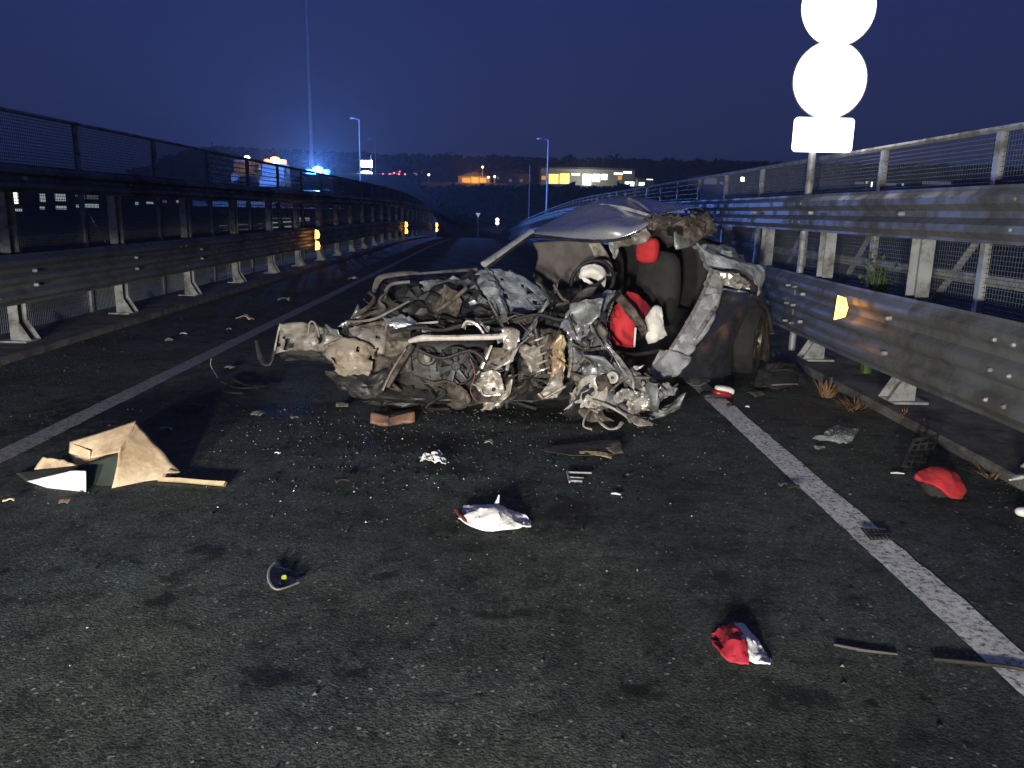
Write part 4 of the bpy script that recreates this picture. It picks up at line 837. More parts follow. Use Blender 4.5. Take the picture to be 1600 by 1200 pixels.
for i, (x1, y1, x2, y2, lab) in enumerate(((1392, 739, 1413, 740, 'short white plastic strip lying beside the black plastic vent'), (1578, 750, 1612, 743, 'pale broken plastic piece lying on the kerb'), (955, 771, 970, 773, 'tiny white plastic sliver lying past the dark patch of road'))):
    a, b = gp(x1, y1, .012 if i != 1 else .085), gp(x2, y2, .012 if i != 1 else .085); tag(MB().tube([a, a.lerp(b, .5)+V((0, .01, 0)), b], [.006, .009 if i != 1 else .02, .005], 6, .6).obj('plastic_piece', WHITE), lab, 'plastic piece')
pb2 = gp(1597, 800, .03); tag(MB().blob(pb2+V((.02, 0, 0)), (.05, 0, 0), (0, .03, 0), (0, 0, .022), .8, 14, 10, .004, 12).obj('plastic_lump', WHITE), 'round white plastic lump lying at the foot of the kerb', 'plastic lump')
# pieces at the rear wheel and side of the car
lab_ = thing('bumper_piece', 'broken dark bumper piece lying between the rear wheel and the guard rail', 'bumper', gp(1225, 605))
sheet('skin', [[gp(1178, 604, .02), gp(1215, 609, .02), gp(1262, 604, .02)], [at(1185, 582, 6.75), at(1220, 590, 6.7), at(1256, 590, 6.8)], [at(1200, 570, 6.95), at(1230, 568, 7.0), at(1252, 580, 7.0)]], BLK, lab_, k=6, amp=.02, fr=7, tear=.015, seed=4)
MB().tube(crom([at(1190, 604, 6.55), at(1215, 601, 6.5), at(1246, 600, 6.55)], 4), [.012]*9, 6, .6).obj('edge_strip', BEIGE, lab_)
MB().tube(crom([at(1205, 580, 6.8), at(1235, 578, 6.75), at(1256, 590, 6.75), at(1262, 606, 6.7), at(1240, 618, 6.5)], 4), .008, 6).obj('bent_wire', BLK, lab_)
bend('metal_plate', 'square grey metal plate with a hole lying beside the sill of the wreck', 'plate', [[gp(1066, 594, .02), gp(1082, 603, .02), gp(1094, 603, .02)], [gp(1080, 590, .03), gp(1092, 594, .03), gp(1102, 600, .03)], [gp(1085, 584, .03), gp(1098, 587, .03), gp(1110, 596, .03)]], GALV2, k=4, amp=.008, fr=10)
rl = thing('tail_lamp', 'red and white broken tail lamp lying at the end of the white line', 'tail lamp', gp(1130, 616))
cT = gp(1132, 618, .03); MB().blob(at(1132, 609, cT.y+.03), (.075, -.01, -.01), (0, .05, 0), (0, 0, .028), .6, 18, 10, .005, 14).obj('lens', AIRBAG, rl)
MB().blob(at(1128, 614, cT.y), (.075, -.01, -.01), (0, .05, 0), (0, 0, .02), .6, 18, 10, .005, 14).obj('red_lens', mat('red_lens', (.3, .01, .02), .3), rl)
MB().blob(at(1118, 617, cT.y+.06), (.12, 0, 0), (0, .07, 0), (0, 0, .025), .6, 16, 10, .01, 10).obj('housing', BLK, rl)
wl = thing('cable_loop', 'thin wire and black cable loops torn off the front, lying left of the bumper hoop', 'cable', gp(350, 600)); wl['label'] = 'torn cable loops with a thin pale wire lying off the bumper corner'
MB().tube(crom([gp(330, 560, .14), gp(329, 570, .08), gp(334, 580, .04), gp(340, 590, .01)], 4), .0035, 5).obj('wire', BARE, wl)
for pts in ([(345, 596), (370, 606), (400, 605), (430, 600)], [(352, 592), (356, 600), (350, 612), (380, 615)], [(405, 608), (380, 600), (360, 590)]):
    MB().tube(crom([gp(x, y, .015+rnd.uniform(0, .03)) for x, y in pts], 4), .009, 6).obj('cable', BLK, wl)
# many single broken pieces
LABS = ['dark', 'pale', 'grey', 'brown']
DEB = [(300, 640, .16, BLK, 'black flattened plastic panel lying behind the cardboard box', 'car part'), (262, 672, .07, GALV2, 'pale bent metal piece lying just behind the cardboard box', 'car part'),
  (405, 648, .09, PAINTD, 'grey torn metal piece lying between the box and the wreck', 'car part'), (460, 653, .05, BEIGE, 'tan chip lying left of the brown block', 'chip'), (640, 655, .05, BLK, 'dark chip lying against the brown plastic block', 'chip'),
  (535, 752, .08, BLK, 'black curled plastic scrap lying alone on bare asphalt', 'scrap'), (670, 632, .14, BLK, 'flat dark grey panel lying under the bumper', 'car part'), (765, 692, .05, GALV2, 'small grey sliver lying above the white airbag cloth', 'chip'),
  (435, 708, .03, WHITE, 'tiny white chip lying right of the wooden batten', 'chip'), (1240, 762, .06, BLK, 'black plastic scrap touching the white line edge', 'scrap'), (1222, 758, .05, PAINTD, 'grey scrap next to the white line', 'scrap'),
  (15, 782, .05, WOOD, 'small yellow wood chip lying left of the cardboard box', 'chip'), (103, 785, .05, BRICKM, 'brown lump at the foot of the white box flap', 'chip'), (552, 436, .16, WHITE, 'white plastic piece lying on the shoulder line far behind the bumper', 'scrap'),
  (385, 500, .22, WOOD, 'pale yellow stick lying on the shoulder beyond the white line', 'stick'), (184, 500, .14, WOOD, 'yellowish chip lying at a post foot of the guard rail across the road', 'chip'), (149, 512, .09, WHITE, 'white crumpled paper lying on the far shoulder', 'paper'),
  (288, 522, .08, WHITE, 'pale pebble-like chip on the far shoulder', 'chip'), (265, 532, .08, GLS, 'glassy chip on the far shoulder', 'chip'), (358, 515, .06, GLS, 'small glass chip by the left line', 'chip'), (445, 470, .18, GALV2, 'grey flat strip on the shoulder beyond the line', 'strip'),
  (360, 575, .08, GALV2, 'grey lump lying near the torn cable loops', 'lump'), (1140, 634, .05, BLK, 'black scrap at the start of the right white line', 'scrap'), (1168, 636, .03, WHITE, 'tiny white chip beside the right white line', 'chip'),
  (1180, 618, .13, RUSTY, 'rust brown strip lying below the bumper piece', 'strip'), (1320, 690, .05, BLK, 'black scrap lying on the clear film', 'scrap'), (536, 634, .09, BEIGE, 'tan torn piece lying below the torn wing', 'scrap'), (580, 628, .09, RUSTY, 'brown torn strip lying under the wing flap', 'strip'),
  (1280, 700, .07, GLS, 'green-grey glass strip before the clear film', 'glass'), (1040, 640, .04, GLS, 'glass splinter beside the torn silver sheet', 'glass')]
for i, (x, y, s, m, lab, ct) in enumerate(DEB):
    c = gp(x, y, .012); r2 = random.Random(100+i); a = r2.uniform(-.6, .6); u_ = V((math.cos(a), math.sin(a), 0))*s*.5; v_ = V((-math.sin(a), math.cos(a), 0))*s*r2.uniform(.25, .5); 
    zz = lambda: V((0, 0, r2.uniform(0, .25*s)))
    rows = [[c-u_-v_, c-v_+zz(), c+u_*.8-v_], [c-u_*1.1+zz(), c+zz(), c+u_+zz()], [c-u_*.7+v_+zz(), c+v_*1.2+zz(), c+u_*.6+v_]]
    o = sheet({'chip': 'chip', 'scrap': 'scrap', 'stick': 'stick', 'paper': 'paper', 'strip': 'strip', 'lump': 'lump', 'glass': 'glass_piece'}.get(ct, 'car_part'), rows, m, None, k=3, amp=.08*s, fr=1.2/s, thick=.005, tear=.05*s, seed=i)
    tag(o, lab, ct)
# uncountable splinters strewn on the asphalt
def splinters(name, n, m, smin, smax, spread, lab):
    r2 = random.Random(len(name)*7); mb = MB()
    for i in range(n):
        if r2.random() < spread: c = gp(r2.gauss(720, 260), 640+abs(r2.gauss(0, 70)))
        else: c = V((r2.uniform(-4.3, 2.8), r2.uniform(1.4, 12), 0))
        if not (-4.4 < c.x < 2.85 and 1.2 < c.y < 16): continue
        s = r2.uniform(smin, smax)*(.7 + .5*r2.random()); a = r2.uniform(0, 6.28)
        p = [c+V((math.cos(a+t)*s*r2.uniform(.5, 1), math.sin(a+t)*s*r2.uniform(.5, 1), .002)) for t in (0, 2.1, 4.2)]+[c+V((r2.uniform(-.3, .3)*s, r2.uniform(-.3, .3)*s, s*r2.uniform(.3, .9)+.003))]
        mb.add(p, [(0, 2, 1), (0, 1, 3), (1, 2, 3), (2, 0, 3)])
    o = mb.obj(name, m, None, False, V((0, 0, 0))); tag(o, lab, 'debris', None, 'stuff')
splinters('glass_splinters', 420, mat('glass_chip', (.45, .5, .5), .15, 0, .1, 3), .002, .007, .72, 'tiny pale glass splinters strewn over the asphalt')
splinters('plastic_splinters', 900, BLK, .005, .018, .65, 'tiny dark plastic splinters strewn over the asphalt')
splinters('tan_splinters', 220, BEIGE, .004, .012, .6, 'tiny tan fragments strewn over the asphalt')

def kerb_grit(name, x0, x1, n, lab, seed):
    r2 = random.Random(seed); mb = MB()
    for i in range(n):
        y = 2.2+13*r2.random()**1.3; t_ = r2.random()**2; x = x0+(x1-x0)*t_; sz = r2.uniform(.002, .008)*(1.9 if r2.random() < .08 else 1); a = r2.uniform(0, 6.28)
        if noise.noise(V((x*2, y*1.1, seed))) < -.15: continue
        c = V((x, y, 0)); p = [c+V((math.cos(a+q)*sz*r2.uniform(.6, 1), math.sin(a+q)*sz*r2.uniform(.6, 1), .001)) for q in (0, 1.57, 3.14, 4.71)]; m_ = [q+V((r2.uniform(-.2, .2)*sz, r2.uniform(-.2, .2)*sz, sz*r2.uniform(.5, .9)))*1 - (q-c)*.35 for q in p]
        mb.add(p+m_, [(4, 5, 6, 7), (0, 1, 5, 4), (1, 2, 6, 5), (2, 3, 7, 6), (3, 0, 4, 7)])
    o = mb.obj(name, mat('kerb_grit', (.034, .030, .024), .95, 0, .5, 9), None, False, V((0, 0, 0))); tag(o, lab, 'grit', None, 'stuff')
kerb_grit('kerb_grit', 2.87, 2.25, 3000, 'loose grit and leaf litter along the foot of the kerb beside the wreck', 3)
kerb_grit('kerb_grit', -4.49, -3.5, 2600, 'loose grit along the foot of the kerb across the road', 5)
# dry weeds at the kerb, green weed behind the rail
def tuft(name, lab, c, n, h_, spread, m, leaf=False, seed=0):
    r2 = random.Random(seed); root = thing(name, lab, 'plant', c)
    mb = MB()
    for i in range(n):
        a = r2.uniform(0, 6.28); b = c+V((math.cos(a), math.sin(a), 0))*r2.uniform(0, spread*.4); L_ = h_*r2.uniform(.4, 1); t = b+V((math.cos(a)*spread*r2.random(), math.sin(a)*spread*r2.random(), L_))
        wv = V((-math.sin(a), math.cos(a), 0))*.004; md = b.lerp(t, .55)+V((0, 0, L_*.12))
        mb.add([b-wv, b+wv, md+wv, md-wv, t], [(0, 1, 2, 3), (3, 2, 4)])
        if leaf:
            for j in range(5):
                p = b.lerp(t, r2.uniform(.3, 1)); d = V((r2.uniform(-1, 1), r2.uniform(-1, 1), r2.uniform(-.3, .8))).normalized()*.05; e = d.cross(V((0, 0, 1))).normalized()*.02
                mb.add([p, p+d*.5+e, p+d, p+d*.5-e], [(0, 1, 2, 3)])
    mb.obj('blades' if not leaf else 'leaves', m, root, False); return root
tuft('weed_tuft', 'tuft of dry brown grass growing at the kerb behind the bumper piece', gp(1292, 620), 90, .16, .16, DRY, seed=1)
tuft('weed_tuft', 'low straggly dry weeds lying along the kerb foot before the guard rail post', gp(1335, 640), 80, .07, .26, DRY, seed=2)
tuft('weed_tuft', 'small dry weed at the foot of the guard rail post by the kerb', gp(1410, 660), 40, .1, .12, DRY, seed=3)
tuft('weed_tuft', 'sparse dry stalks growing from the kerb edge by the plastic vent', gp(1440, 672), 26, .08, .1, DRY, seed=5)
tuft('weed_tuft', 'flat dry weeds on the kerb foot beyond the red headrest', gp(1545, 745), 34, .05, .14, DRY, seed=6)
tuft('leafy_weed', 'leafy green weed growing behind the guard rail beside the sign post', V((3.32, at(1345, 440, 7.0).y, .07)), 200, 1.08, .13, VEGL, True, 4)

# ------------------------------------------------------------------ far things
def lamp_post(x, ytop, Y, ybase_z, r, lab, arm=0, lit=None):
    t = at(x, ytop, Y); root = thing('street_lamp', lab, 'street lamp', V((t.x, Y, ybase_z)))
    MB().tube([(t.x, Y, ybase_z), (t.x, Y, (ybase_z+t.z)/2), (t.x, Y, t.z)], [r*1.25, r, r*.75], 10).obj('pole', POLE, root)
    if arm:
        a = V((t.x+arm, Y, t.z+.12)); MB().tube([(t.x, Y, t.z), a], .05, 8).obj('arm', POLE, root)
        MB().blob(a+V((arm*.35, 0, .0)), (abs(arm)*.5, 0, 0), (0, .22, 0), (0, 0, .1), .6, 12, 8).obj('lamp_head', POLE, root)
    if lit: MB().blob(V((t.x, Y, t.z)), (.28, 0, 0), (0, .28, 0), (0, 0, .28), 1., 12, 8).obj('lamp', lit, root)
    return root
lamp_post(476, -60, 112, terrain(-28, 112), .25, 'tall thin steel lamp post rising out of sight beside the blue flashing light', -1.2)
lamp_post(561, 187, 82, -2.2, .09, 'unlit lamp post standing over the white floodlight', -.5)
lamp_post(586, 219, 120, -3, .06, 'thin faint lamp post to the right of the white floodlight', -.6)
lamp_post(857, 219, 78, -2.6, .10, 'unlit lamp post with a pale head rising behind the car roof', -.6)
lamp_post(828, 258, 95, -3.2, .06, 'thin plain mast standing behind the windscreen pillar', 0)
for i, (x, y, Y, m, lab) in enumerate(((754, 261, 225, E_SOD, 'bright sodium street light above the orange lit house'), (670, 273, 215, E_SOD, 'sodium street light beside the row of tail lights'), (763, 277, 222, E_SOD, 'left low sodium light by the orange lit house'), (773, 276, 222, E_SOD, 'right low sodium light past the orange lit house'))):
    t = at(x, y, Y); lamp_post(x, y, Y, terrain(t.x, Y), .06, lab, 0, m)
# white floodlight and sign by the far roundabout
fl = lamp_post(572, 276, 100, terrain(-17, 100), .07, 'glaring white floodlight beyond the far guard rail'); c = at(572, 276, 100)
MB().blob(c, (.95, 0, 0), (0, .3, 0), (0, 0, .7), .9, 16, 10).obj('lamp', E_WHT, fl)
t = at(573, 256, 104); ss = thing('lit_sign', 'small white lit panel sign above the floodlight', 'sign', V((t.x, 104, terrain(t.x, 104))))
MB().box((t.x-.7, 103.9, t.z-.4), (t.x+.7, 104.1, t.z+.4)).obj('panel', E_WHT, ss, False); MB().tube([(t.x+.55, 104.15, terrain(t.x, 104)), (t.x+.55, 104.15, t.z+1.1)], .06, 8).obj('post', POLE, ss)
t = at(548, 277, 104); ss = thing('lit_sign', 'dim white box sign left of the floodlight', 'sign', V((t.x, 104, terrain(t.x, 104))))
MB().box((t.x-.55, 103.9, t.z-.4), (t.x+.55, 104.1, t.z+.4)).obj('panel', E_SHOP, ss, False); MB().tube([(t.x, 104.15, terrain(t.x, 104)), (t.x, 104.15, t.z+.3)], .06, 8).obj('post', POLE, ss)
# small round sign ahead, its returned light put in as emission, and its kerb
t = at(777, 346, 108); ss = thing('small_road_sign', 'far small post with two round white signs in the dip of the road', 'road sign', V((t.x, 108, t.z-1.6)))
for dz in (.22, -.22): disc('round_sign', V((t.x, 108, t.z+dz)), .27, .05, emi('far_sign_glow', (1, .8, .85), 1.6), ss, 20)
MB().tube([(t.x, 108.1, t.z-3.2), (t.x, 108.1, t.z+.3)], .05, 8).obj('post', POLE, ss)
t = at(747, 336, 100); ss = thing('small_road_sign', 'far dim triangular sign left of the two round ones', 'road sign', V((t.x, 100, t.z-2)))
mk('triangle', [(t.x-.3, 100, t.z+.25), (t.x+.3, 100, t.z+.25), (t.x, 100, t.z-.3), (t.x-.3, 100.04, t.z+.25), (t.x+.3, 100.04, t.z+.25), (t.x, 100.04, t.z-.3)], [(0, 2, 1), (3, 4, 5), (0, 1, 4, 3), (1, 2, 5, 4), (2, 0, 3, 5)], emi('dim_far_sign_glow', (.8, .85, .9), .35), ss, False)  # triangle emits too, in place of light returned by the sign
MB().tube([(t.x, 100.06, t.z-3.4), (t.x, 100.06, t.z+.2)], .04, 8).obj('post', POLE, ss)
kb = [at(726, 356, 112), at(750, 360, 108), at(780, 366, 104), at(792, 352, 112)]
o = MB(); o.add([kb[0]+V((0, 0, -.0)), kb[1], kb[2], kb[3], *[q+V((0, .3, -3.5)) for q in kb]], [(0, 1, 2, 3), (0, 4, 5, 1), (1, 5, 6, 2), (2, 6, 7, 3), (3, 7, 4, 0)]); o = o.obj('traffic_island', CONC, None, False); o['kind'] = 'structure'

# vehicles with beacons on the upper carriageway at the left
def vehicle(kind, c, ang, L_, W_, H_, body, lab, group=None, cat='van'):
    root = thing(kind, lab, cat, V(c), group); c = V(c); R2 = Matrix.Rotation(ang, 3, 'Z')
    def w_(v): return c+R2 @ V(v)
    if cat == 'car': prof = [(-L_/2, .35), (-L_/2, .75), (-L_/2+.15, .92), (-L_*.22, .98), (-L_*.1, H_-.05), (L_*.28, H_), (L_*.44, .98), (L_/2, .9), (L_/2, .35)]
    else: prof = [(-L_/2, .4), (-L_/2, .95), (-L_/2+.7, 1.2), (-L_/2+1.3, H_-.05), (-L_/2+1.6, H_), (L_/2-.05, H_), (L_/2, H_-.15), (L_/2, .4)]
    n = len(prof); v = [w_((sx_*W_/2*(1 if z < 1.05 else .88), y, z)) for sx_ in (-1, 1) for (y, z) in prof]
    mk('body', v, [tuple(range(n))[::-1], tuple(range(n, 2*n))]+[(i, (i+1) % n, (i+1) % n+n, i+n) for i in range(n)], body, root, False)
    for sx_ in (-1, 1):
        for y in (-L_*.31, L_*.31): MB().lathe(w_((sx_*(W_/2-.08), y, .33)), R2 @ V((sx_, 0, 0)), [(.001, .1), (.2, .1), (.31, .09), (.33, .04), (.33, -.1)], 14).obj('wheel', RUB, root)
        ya, yb = (-L_*.12, L_*.25) if cat == 'car' else (-L_/2+1.2, -L_/2+2.1)
        MB().obox(w_((sx_*(W_/2*.93), (ya+yb)/2, (1.0+H_)/2-.05)), R2 @ V((.03, 0, 0)), R2 @ V((0, (yb-ya)/2, 0)), V((0, 0, (H_-1.0)/2*.6))).obj('side_window', GLASS, root, False)
    MB().obox(w_((0, L_/2+.005, (1.0+H_)/2)), R2 @ V((W_*.38, 0, 0)), R2 @ V((0, .02, 0)), V((0, 0, (H_-1.0)*.25))).obj('rear_window', GLASS, root, False)
    return root, w_
for (x, y, Y, kind, m, lab, sz) in ((497, 268, 66, 'emergency_van', E_BLUE, 'emergency van with a glaring blue beacon beyond the far guard rail', .5), (430, 252, 70, 'recovery_truck', E_AMB, 'recovery truck with a glaring amber beacon behind the far mesh fence', .46), (386, 247, 72, 'service_van', E_WHT, 'van with a white roof lamp left of the amber beacon', .26)):
    p = at(x, y, Y); root, w_ = vehicle(kind, (p.x, Y, p.z-2.55), .15, 5.2, 2.0, 2.35, VANW, lab)
    MB().box((p.x-.5, Y-.12, p.z-.26), (p.x+.5, Y+.12, p.z-.14)).obj('light_bar', CARD_, root, False)
    MB().blob(p, (sz, 0, 0), (0, sz*.6, 0), (0, 0, sz*.8), .9, 14, 8).obj('beacon', m, root)
    m2 = {'emergency_van': E_BLUE2, 'recovery_truck': E_AMB2}.get(kind)
    if m2:
        for q in (-1, 1): MB().blob(p+V((q*(sz+.26), 0, -.05)), (.26, 0, 0), (0, .15, 0), (0, 0, .22), .6, 12, 8).obj('halo_lens', m2, root)  # side lenses added to imitate the halo around the beacon
    if kind == 'recovery_truck': MB().blob(at(443, 254, Y), (.18, 0, 0), (0, .12, 0), (0, 0, .16), .9, 12, 8).obj('blue_beacon', E_CYAN, root)
    if kind == 'service_van': MB().blob(at(386, 268, Y-2.7), (.1, 0, 0), (0, .04, 0), (0, 0, .12), .8, 10, 6).obj('tail_light', E_WIN, root)
def beacon_light(name, p, e, c, r):
    l = bpy.data.lights.new(name, 'POINT'); l.energy = e; l.color = c; l.shadow_soft_size = r; o = bpy.data.objects.new(name, l); col.objects.link(o); o.location = p
p = at(497, 268, 66); beacon_light('blue_beacon_light', p+V((0, -.6, .3)), 28000, (.10, .28, 1), .25)
p = at(572, 276, 100); beacon_light('floodlight_light', p+V((0, -1.2, 0)), 4500, (.9, .97, 1), .4)
p = at(430, 252, 70); beacon_light('amber_beacon_light', p+V((0, -.6, .3)), 900, (1, .5, .15), .25)
p = at(915, 285, 226); beacon_light('shop_fill_light', p+V((0, -3, 1)), 2600, (.95, 1, .86), .6)  # added lamp, spreads the shop's light over its walls and the haze
p = at(742, 285, 222); beacon_light('sodium_fill_light', p+V((0, -3, 1.5)), 2600, (1, .45, .1), .5)  # added lamp before the house front for its orange glow
# queue of cars on the far road, tail lights on
first = None; spots = [(606, 273), (613, 271), (622, 269), (630, 273), (637, 268), (645, 271), (652, 268), (598, 276)]
r2 = random.Random(5)
for i, (x, y) in enumerate(spots):
    Y = 172+i*4+(i % 3)*3; p = at(x, y, Y); loc = V((p.x, Y, p.z-.8))
    if first is None:
        first, w_ = vehicle('queued_car', loc, 0, 4.2, 1.75, 1.45, CARD_, 'dark car with red tail lights queueing on the far road', 'cars queueing on the far road', 'car')
        for s_ in (-1, 1): MB().blob(w_((s_*.68, 2.1, .82)) - V((0, 4.25, 0)), (.2, 0, 0), (0, .06, 0), (0, 0, .14), .7, 10, 6).obj('tail_light', E_RED, first)
        cars0 = loc
    else:
        c_ = copy_tree(first); c_.location = loc
        if i == 7: c_['label'] = 'dark car with red tail lights last in the far queue, next to the white floodlight'
# buildings
def building(name, lab, x0, x1, ytop, ybot, Y, depth, wall, wins, roof=DARKR, over=.6, gable=0):
    a, b = at(x0, ybot, Y), at(x1, ytop, Y); zb = min(terrain(a.x, Y), terrain(b.x, Y), a.z)-1.5; zt = b.z
    root = thing(name, lab, 'building', V(((a.x+b.x)/2, Y, zb)))
    MB().box((a.x, Y, zb), (b.x, Y+depth, zt)).obj('wall', wall, root, False)
    if gable:
        xm = (a.x+b.x)/2; mk('roof', [(a.x-.4, Y-.4, zt), (b.x+.4, Y-.4, zt), (xm, Y-.4, zt+gable), (a.x-.4, Y+depth, zt), (b.x+.4, Y+depth, zt), (xm, Y+depth, zt+gable)], [(0, 1, 2), (3, 5, 4), (0, 2, 5, 3), (1, 4, 5, 2), (0, 3, 4, 1)], roof, root, False)
    else: MB().box((a.x-over, Y-over*2, zt+.003), (b.x+over, Y+depth+over, zt+.45)).obj('roof', roof, root, False)
    for (wx0, wx1, wy0, wy1, m) in wins:
        p, q = at(wx0, wy1, Y), at(wx1, wy0, Y)
        f = MB().box((p.x-.08, Y-.12, p.z-.08), (q.x+.08, Y-.003, q.z+.08)).obj('window', DARKR, root, False)
        MB().box((p.x, Y-.16, p.z), (q.x, Y-.125, q.z)).obj('pane', m, f, False)
    return root
building('shop', 'long flat-roofed shop with brightly lit white and yellow windows', 845, 992, 266, 292, 230, 14, WALLC, [(857, 873, 272, 287, E_YEL), (874, 890, 271, 287, E_YEL), (893, 906, 271, 274, E_SHOP), (910, 924, 272, 289, E_SHOP), (925.5, 938, 272, 284, E_SHOP), (939.5, 949, 272, 281, E_SHOP), (959, 973, 270, 273, E_SHOP), (974, 987, 268, 271, E_SHOP), (965, 972, 275, 281, E_ORW), (976, 991, 284, 291, E_SHOP), (846, 853, 275, 281, E_ORW)])
building('kiosk', 'small white lit kiosk to the right of the shop', 996, 1022, 280, 292, 226, 5, WALLC, [(998, 1007, 285, 291, E_SHOP), (1010, 1020, 278.5, 281, E_SHOP)])
building('house', 'low house glowing orange under the sodium lights', 716, 766, 276, 293, 226, 10, WALLC, [(722, 735, 278, 289, E_ORW), (736.5, 748, 277, 289, E_ORW), (749.5, 760, 278, 290, E_ORW)], gable=1.2)
building('house', 'dim house with a pale gable to the left of the shop', 786, 830, 272, 294, 240, 10, WALLC, [(795, 800, 280, 284, E_DIM), (812, 817, 280, 284, E_DIM)], gable=1.6)
building('house', 'pale dim house with a gable roof behind the orange one', 768, 792, 268, 290, 250, 8, WALLC, [(776, 780, 276, 280, E_DIM)], gable=1.5)
building('warehouse', 'pale low warehouse with small lights seen over the right guard rail', 1325, 1490, 281, 300, 150, 14, WALLC, [(1335, 1350, 284, 288, E_DIM), (1352, 1356, 283, 287, E_WIN), (1360, 1363, 284, 292, E_SHOP), (1408, 1412, 286, 290, E_WIN), (1440, 1486, 284, 288, E_DIM), (1380, 1400, 286, 290, E_DIM)])
building('warehouse', 'grey building with one bright white lamp behind the right mesh fence', 1098, 1150, 272, 300, 140, 12, WALLC, [(1100, 1120, 278, 288, E_DIM), (1157, 1163, 277, 283, E_WHT), (1124, 1130, 284, 288, E_DIM)])
building('factory', 'dark factory with a row of white lit windows seen between the far guard rail beams', -30, 210, 296, 345, 50, 10, DARKW, [(14, 29, 301, 318, E_SHOP), (65, 72, 303, 316, E_WIN), (89, 104, 303, 314, E_WIN), (120, 134, 305, 311, E_DIM), (138, 155, 305, 311, E_DIM), (170, 186, 305, 311, E_DIM), (65, 72, 323, 327, E_WIN), (90, 105, 322, 327, E_WIN), (121, 130, 320, 324, E_WIN), (135, 156, 319, 324, E_WIN), (172, 178, 318, 322, E_WIN), (24, 36, 326, 330, E_WIN)])
building('factory', 'second low dark factory with small lit windows beyond the far guard rail', 212, 300, 300, 360, 48, 8, DARKW, [(208+5, 218, 316, 320, E_WIN), (231, 248, 315, 319, E_WIN), (277, 284, 313, 317, E_WIN), (256, 262, 313, 317, E_DIM)])
building('depot', 'low depot with pale lit openings beyond the far guard rail', 302, 500, 338, 372, 47, 6, DARKW, [(345, 356, 352, 360, E_DIM), (373, 393, 350, 359, E_DIM), (405, 411, 349, 357, E_DIM), (425, 437, 347, 356, E_WIN), (444, 456, 345, 355, E_WIN), (425, 455, 339.5, 342, E_DIM), (466, 471, 333+7, 346, E_WIN), (477, 485, 340, 345, E_WIN)])

# trees
LEAFV = None
def tree(x, ytop, Y, wpx, lab, seed, group=None, dense=260, name='tree'):
    r2 = random.Random(seed); t = at(x, ytop, Y); g0 = terrain(t.x, Y); hgt = max(4, t.z-g0); R0 = wpx*Y/F/2
    root = thing(name, lab, 'tree', V((t.x, Y, g0)), group)
    mb = MB().tube([(t.x, Y, g0-.5), (t.x+.1, Y, g0+hgt*.4), (t.x, Y, g0+hgt*.8)], [.3, .2, .07], 8)
    for i in range(5):
        a = r2.uniform(0, 6.28); b = V((t.x, Y, g0+hgt*r2.uniform(.3, .6))); mb.tube([b, b+V((math.cos(a)*R0*.6, math.sin(a)*R0*.6, hgt*.2))], [.09, .03], 5)
    mb.obj('trunk', BARK, root)
    mb = MB(); lobes = [V((r2.uniform(-.55, .55)*R0, r2.uniform(-.5, .5)*R0, hgt*r2.uniform(.35, .85))) for _ in range(7)]
    for i in range(dense):
        l = r2.choice(lobes); d = V((r2.gauss(0, 1), r2.gauss(0, 1), r2.gauss(0, .8))).normalized()*r2.random()**.4*R0*.5
        p = V((t.x, Y, g0))+l+d
        p.z = min(p.z, t.z)
        s = r2.uniform(.25, .6)*max(.6, R0/4); n_ = V((r2.uniform(-1, 1), r2.uniform(-1, 1), r2.uniform(-1, 1))).normalized(); u_ = n_.orthogonal().normalized()*s; v_ = n_.cross(u_)*.6
        mb.add([p-u_, p-v_*.8, p+u_, p+v_], [(0, 1, 2, 3)])
    mb.obj('crown', VEGD, root, False)
    return root
tree(1563, 243, 60, 95, 'dark round tree standing behind the right mesh fence', 1)
tree(330, 214, 150, 60, 'dark tree crown showing above the far fence left of the beacons', 2)
tree(430, 222, 160, 80, 'broad dark tree above the amber beacon', 3)
tree(960, 236, 250, 40, 'dark pointed tree behind the shop with the lit windows', 4)
tree(712, 238, 255, 40, 'dark tree behind the orange lit house', 5)
tree(1048, 247, 250, 60, 'dark bushy tree to the right of the kiosk', 6)
tree(1140, 250, 240, 70, 'dark tree above the grey building behind the right fence', 7)
tree(806, 292, 130, 40, 'dark scrubby tree on the slope below the dim house', 8)
tree(700, 290, 125, 60, 'dark scrubby tree on the slope below the tail lights', 9)
tree(905, 288, 135, 60, 'dark scrubby tree on the slope below the shop', 10)
tree(760, 298, 140, 50, 'dark scrubby tree on the slope below the orange house', 11)
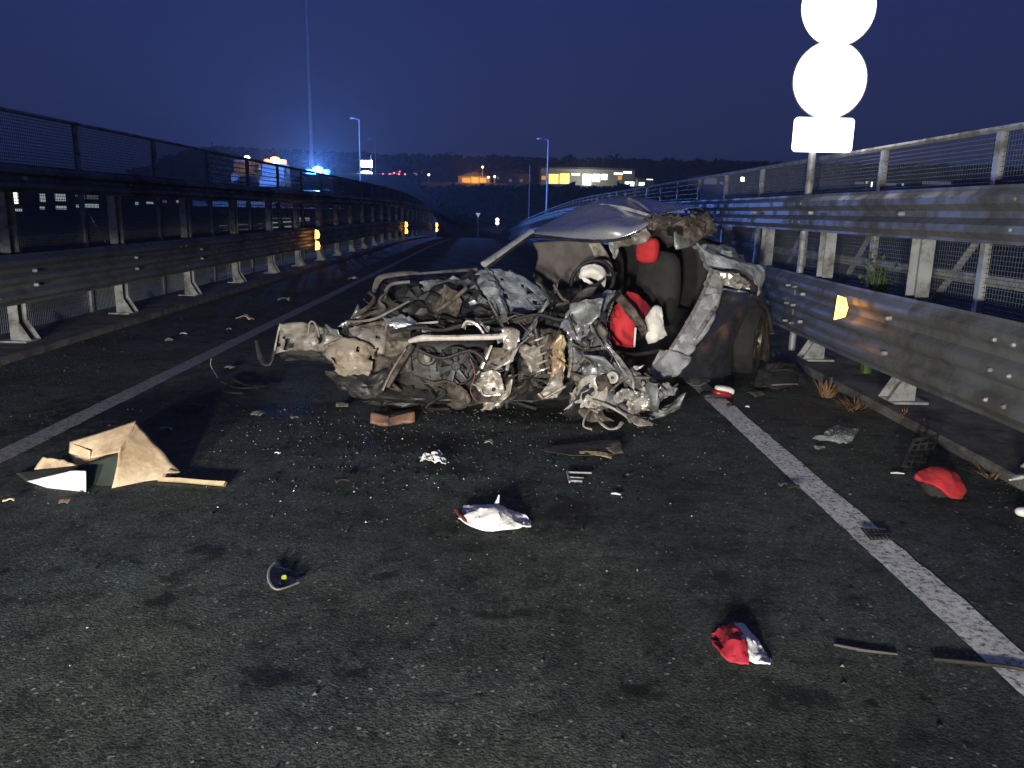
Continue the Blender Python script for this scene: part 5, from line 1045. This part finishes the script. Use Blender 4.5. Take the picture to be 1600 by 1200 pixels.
tree(850, 296, 128, 46, 'dark scrubby tree beside the pale lamp post', 12)
tree(655, 300, 118, 40, 'low dark scrub at the end of the far guard rail', 13)
def wood(name, x0, x1, y0f, Y, n, lab, seed):
    r2 = random.Random(seed); mb = MB()
    for i in range(n):
        x = r2.uniform(x0, x1); yt = y0f(x)+6*noise.noise(V((x*.05, seed, 0)))+3*noise.noise(V((x*.17, seed, 3))); dn = r2.random()**1.3*45; p = at(x, yt+dn, Y+r2.uniform(-8, 8))
        s = r2.uniform(.5, 1.2) if dn < 7 else r2.uniform(1.0, 2.2); n_ = V((r2.uniform(-1, 1), r2.uniform(-1, 1), r2.uniform(-1, 1))).normalized(); u_ = n_.orthogonal().normalized()*s; v_ = n_.cross(u_)*.6
        mb.add([p-u_, p-v_*.8, p+u_, p+v_], [(0, 1, 2, 3)])
    o = mb.obj(name, VEGD, None, False); tag(o, lab, 'wood', None, 'stuff')
wood('far_wood', 200, 1700, lambda x: 240+(x-500)*.02+max(0, 360-x)*.2, 290, 20000, 'dark wood on the skyline behind the shop and houses', 1)
wood('slope_scrub', 590, 1300, lambda x: 293+abs(x-850)*.01, 150, 5000, 'dark scrub covering the slope below the houses', 2)
wood('left_wood', 250, 640, lambda x: 230+(x-300)*.05+max(0, 330-x)*.25, 190, 6000, 'dark wood behind the beacons on the upper carriageway', 3)

# ------------------------------------------------------------------ thin haze, added for the glow around the beacons
hm = bpy.data.materials.new('glow_haze'); hm.use_nodes = True; t = hm.node_tree
t.nodes.remove(t.nodes['Principled BSDF']); pv = t.nodes.new('ShaderNodeVolumePrincipled')
pv.inputs['Color'].default_value = (.85, .88, .95, 1); pv.inputs['Density'].default_value = .0009; pv.inputs['Anisotropy'].default_value = .2
t.links.new(pv.outputs[0], t.nodes['Material Output'].inputs['Volume'])
hz = MB().box((-1700, -400, -14), (1700, 2000, 60)).obj('haze', hm, None, False, V((0, 0, 0))); tag(hz, 'thin haze added over the road so the beacons glow', 'haze', None, 'stuff')
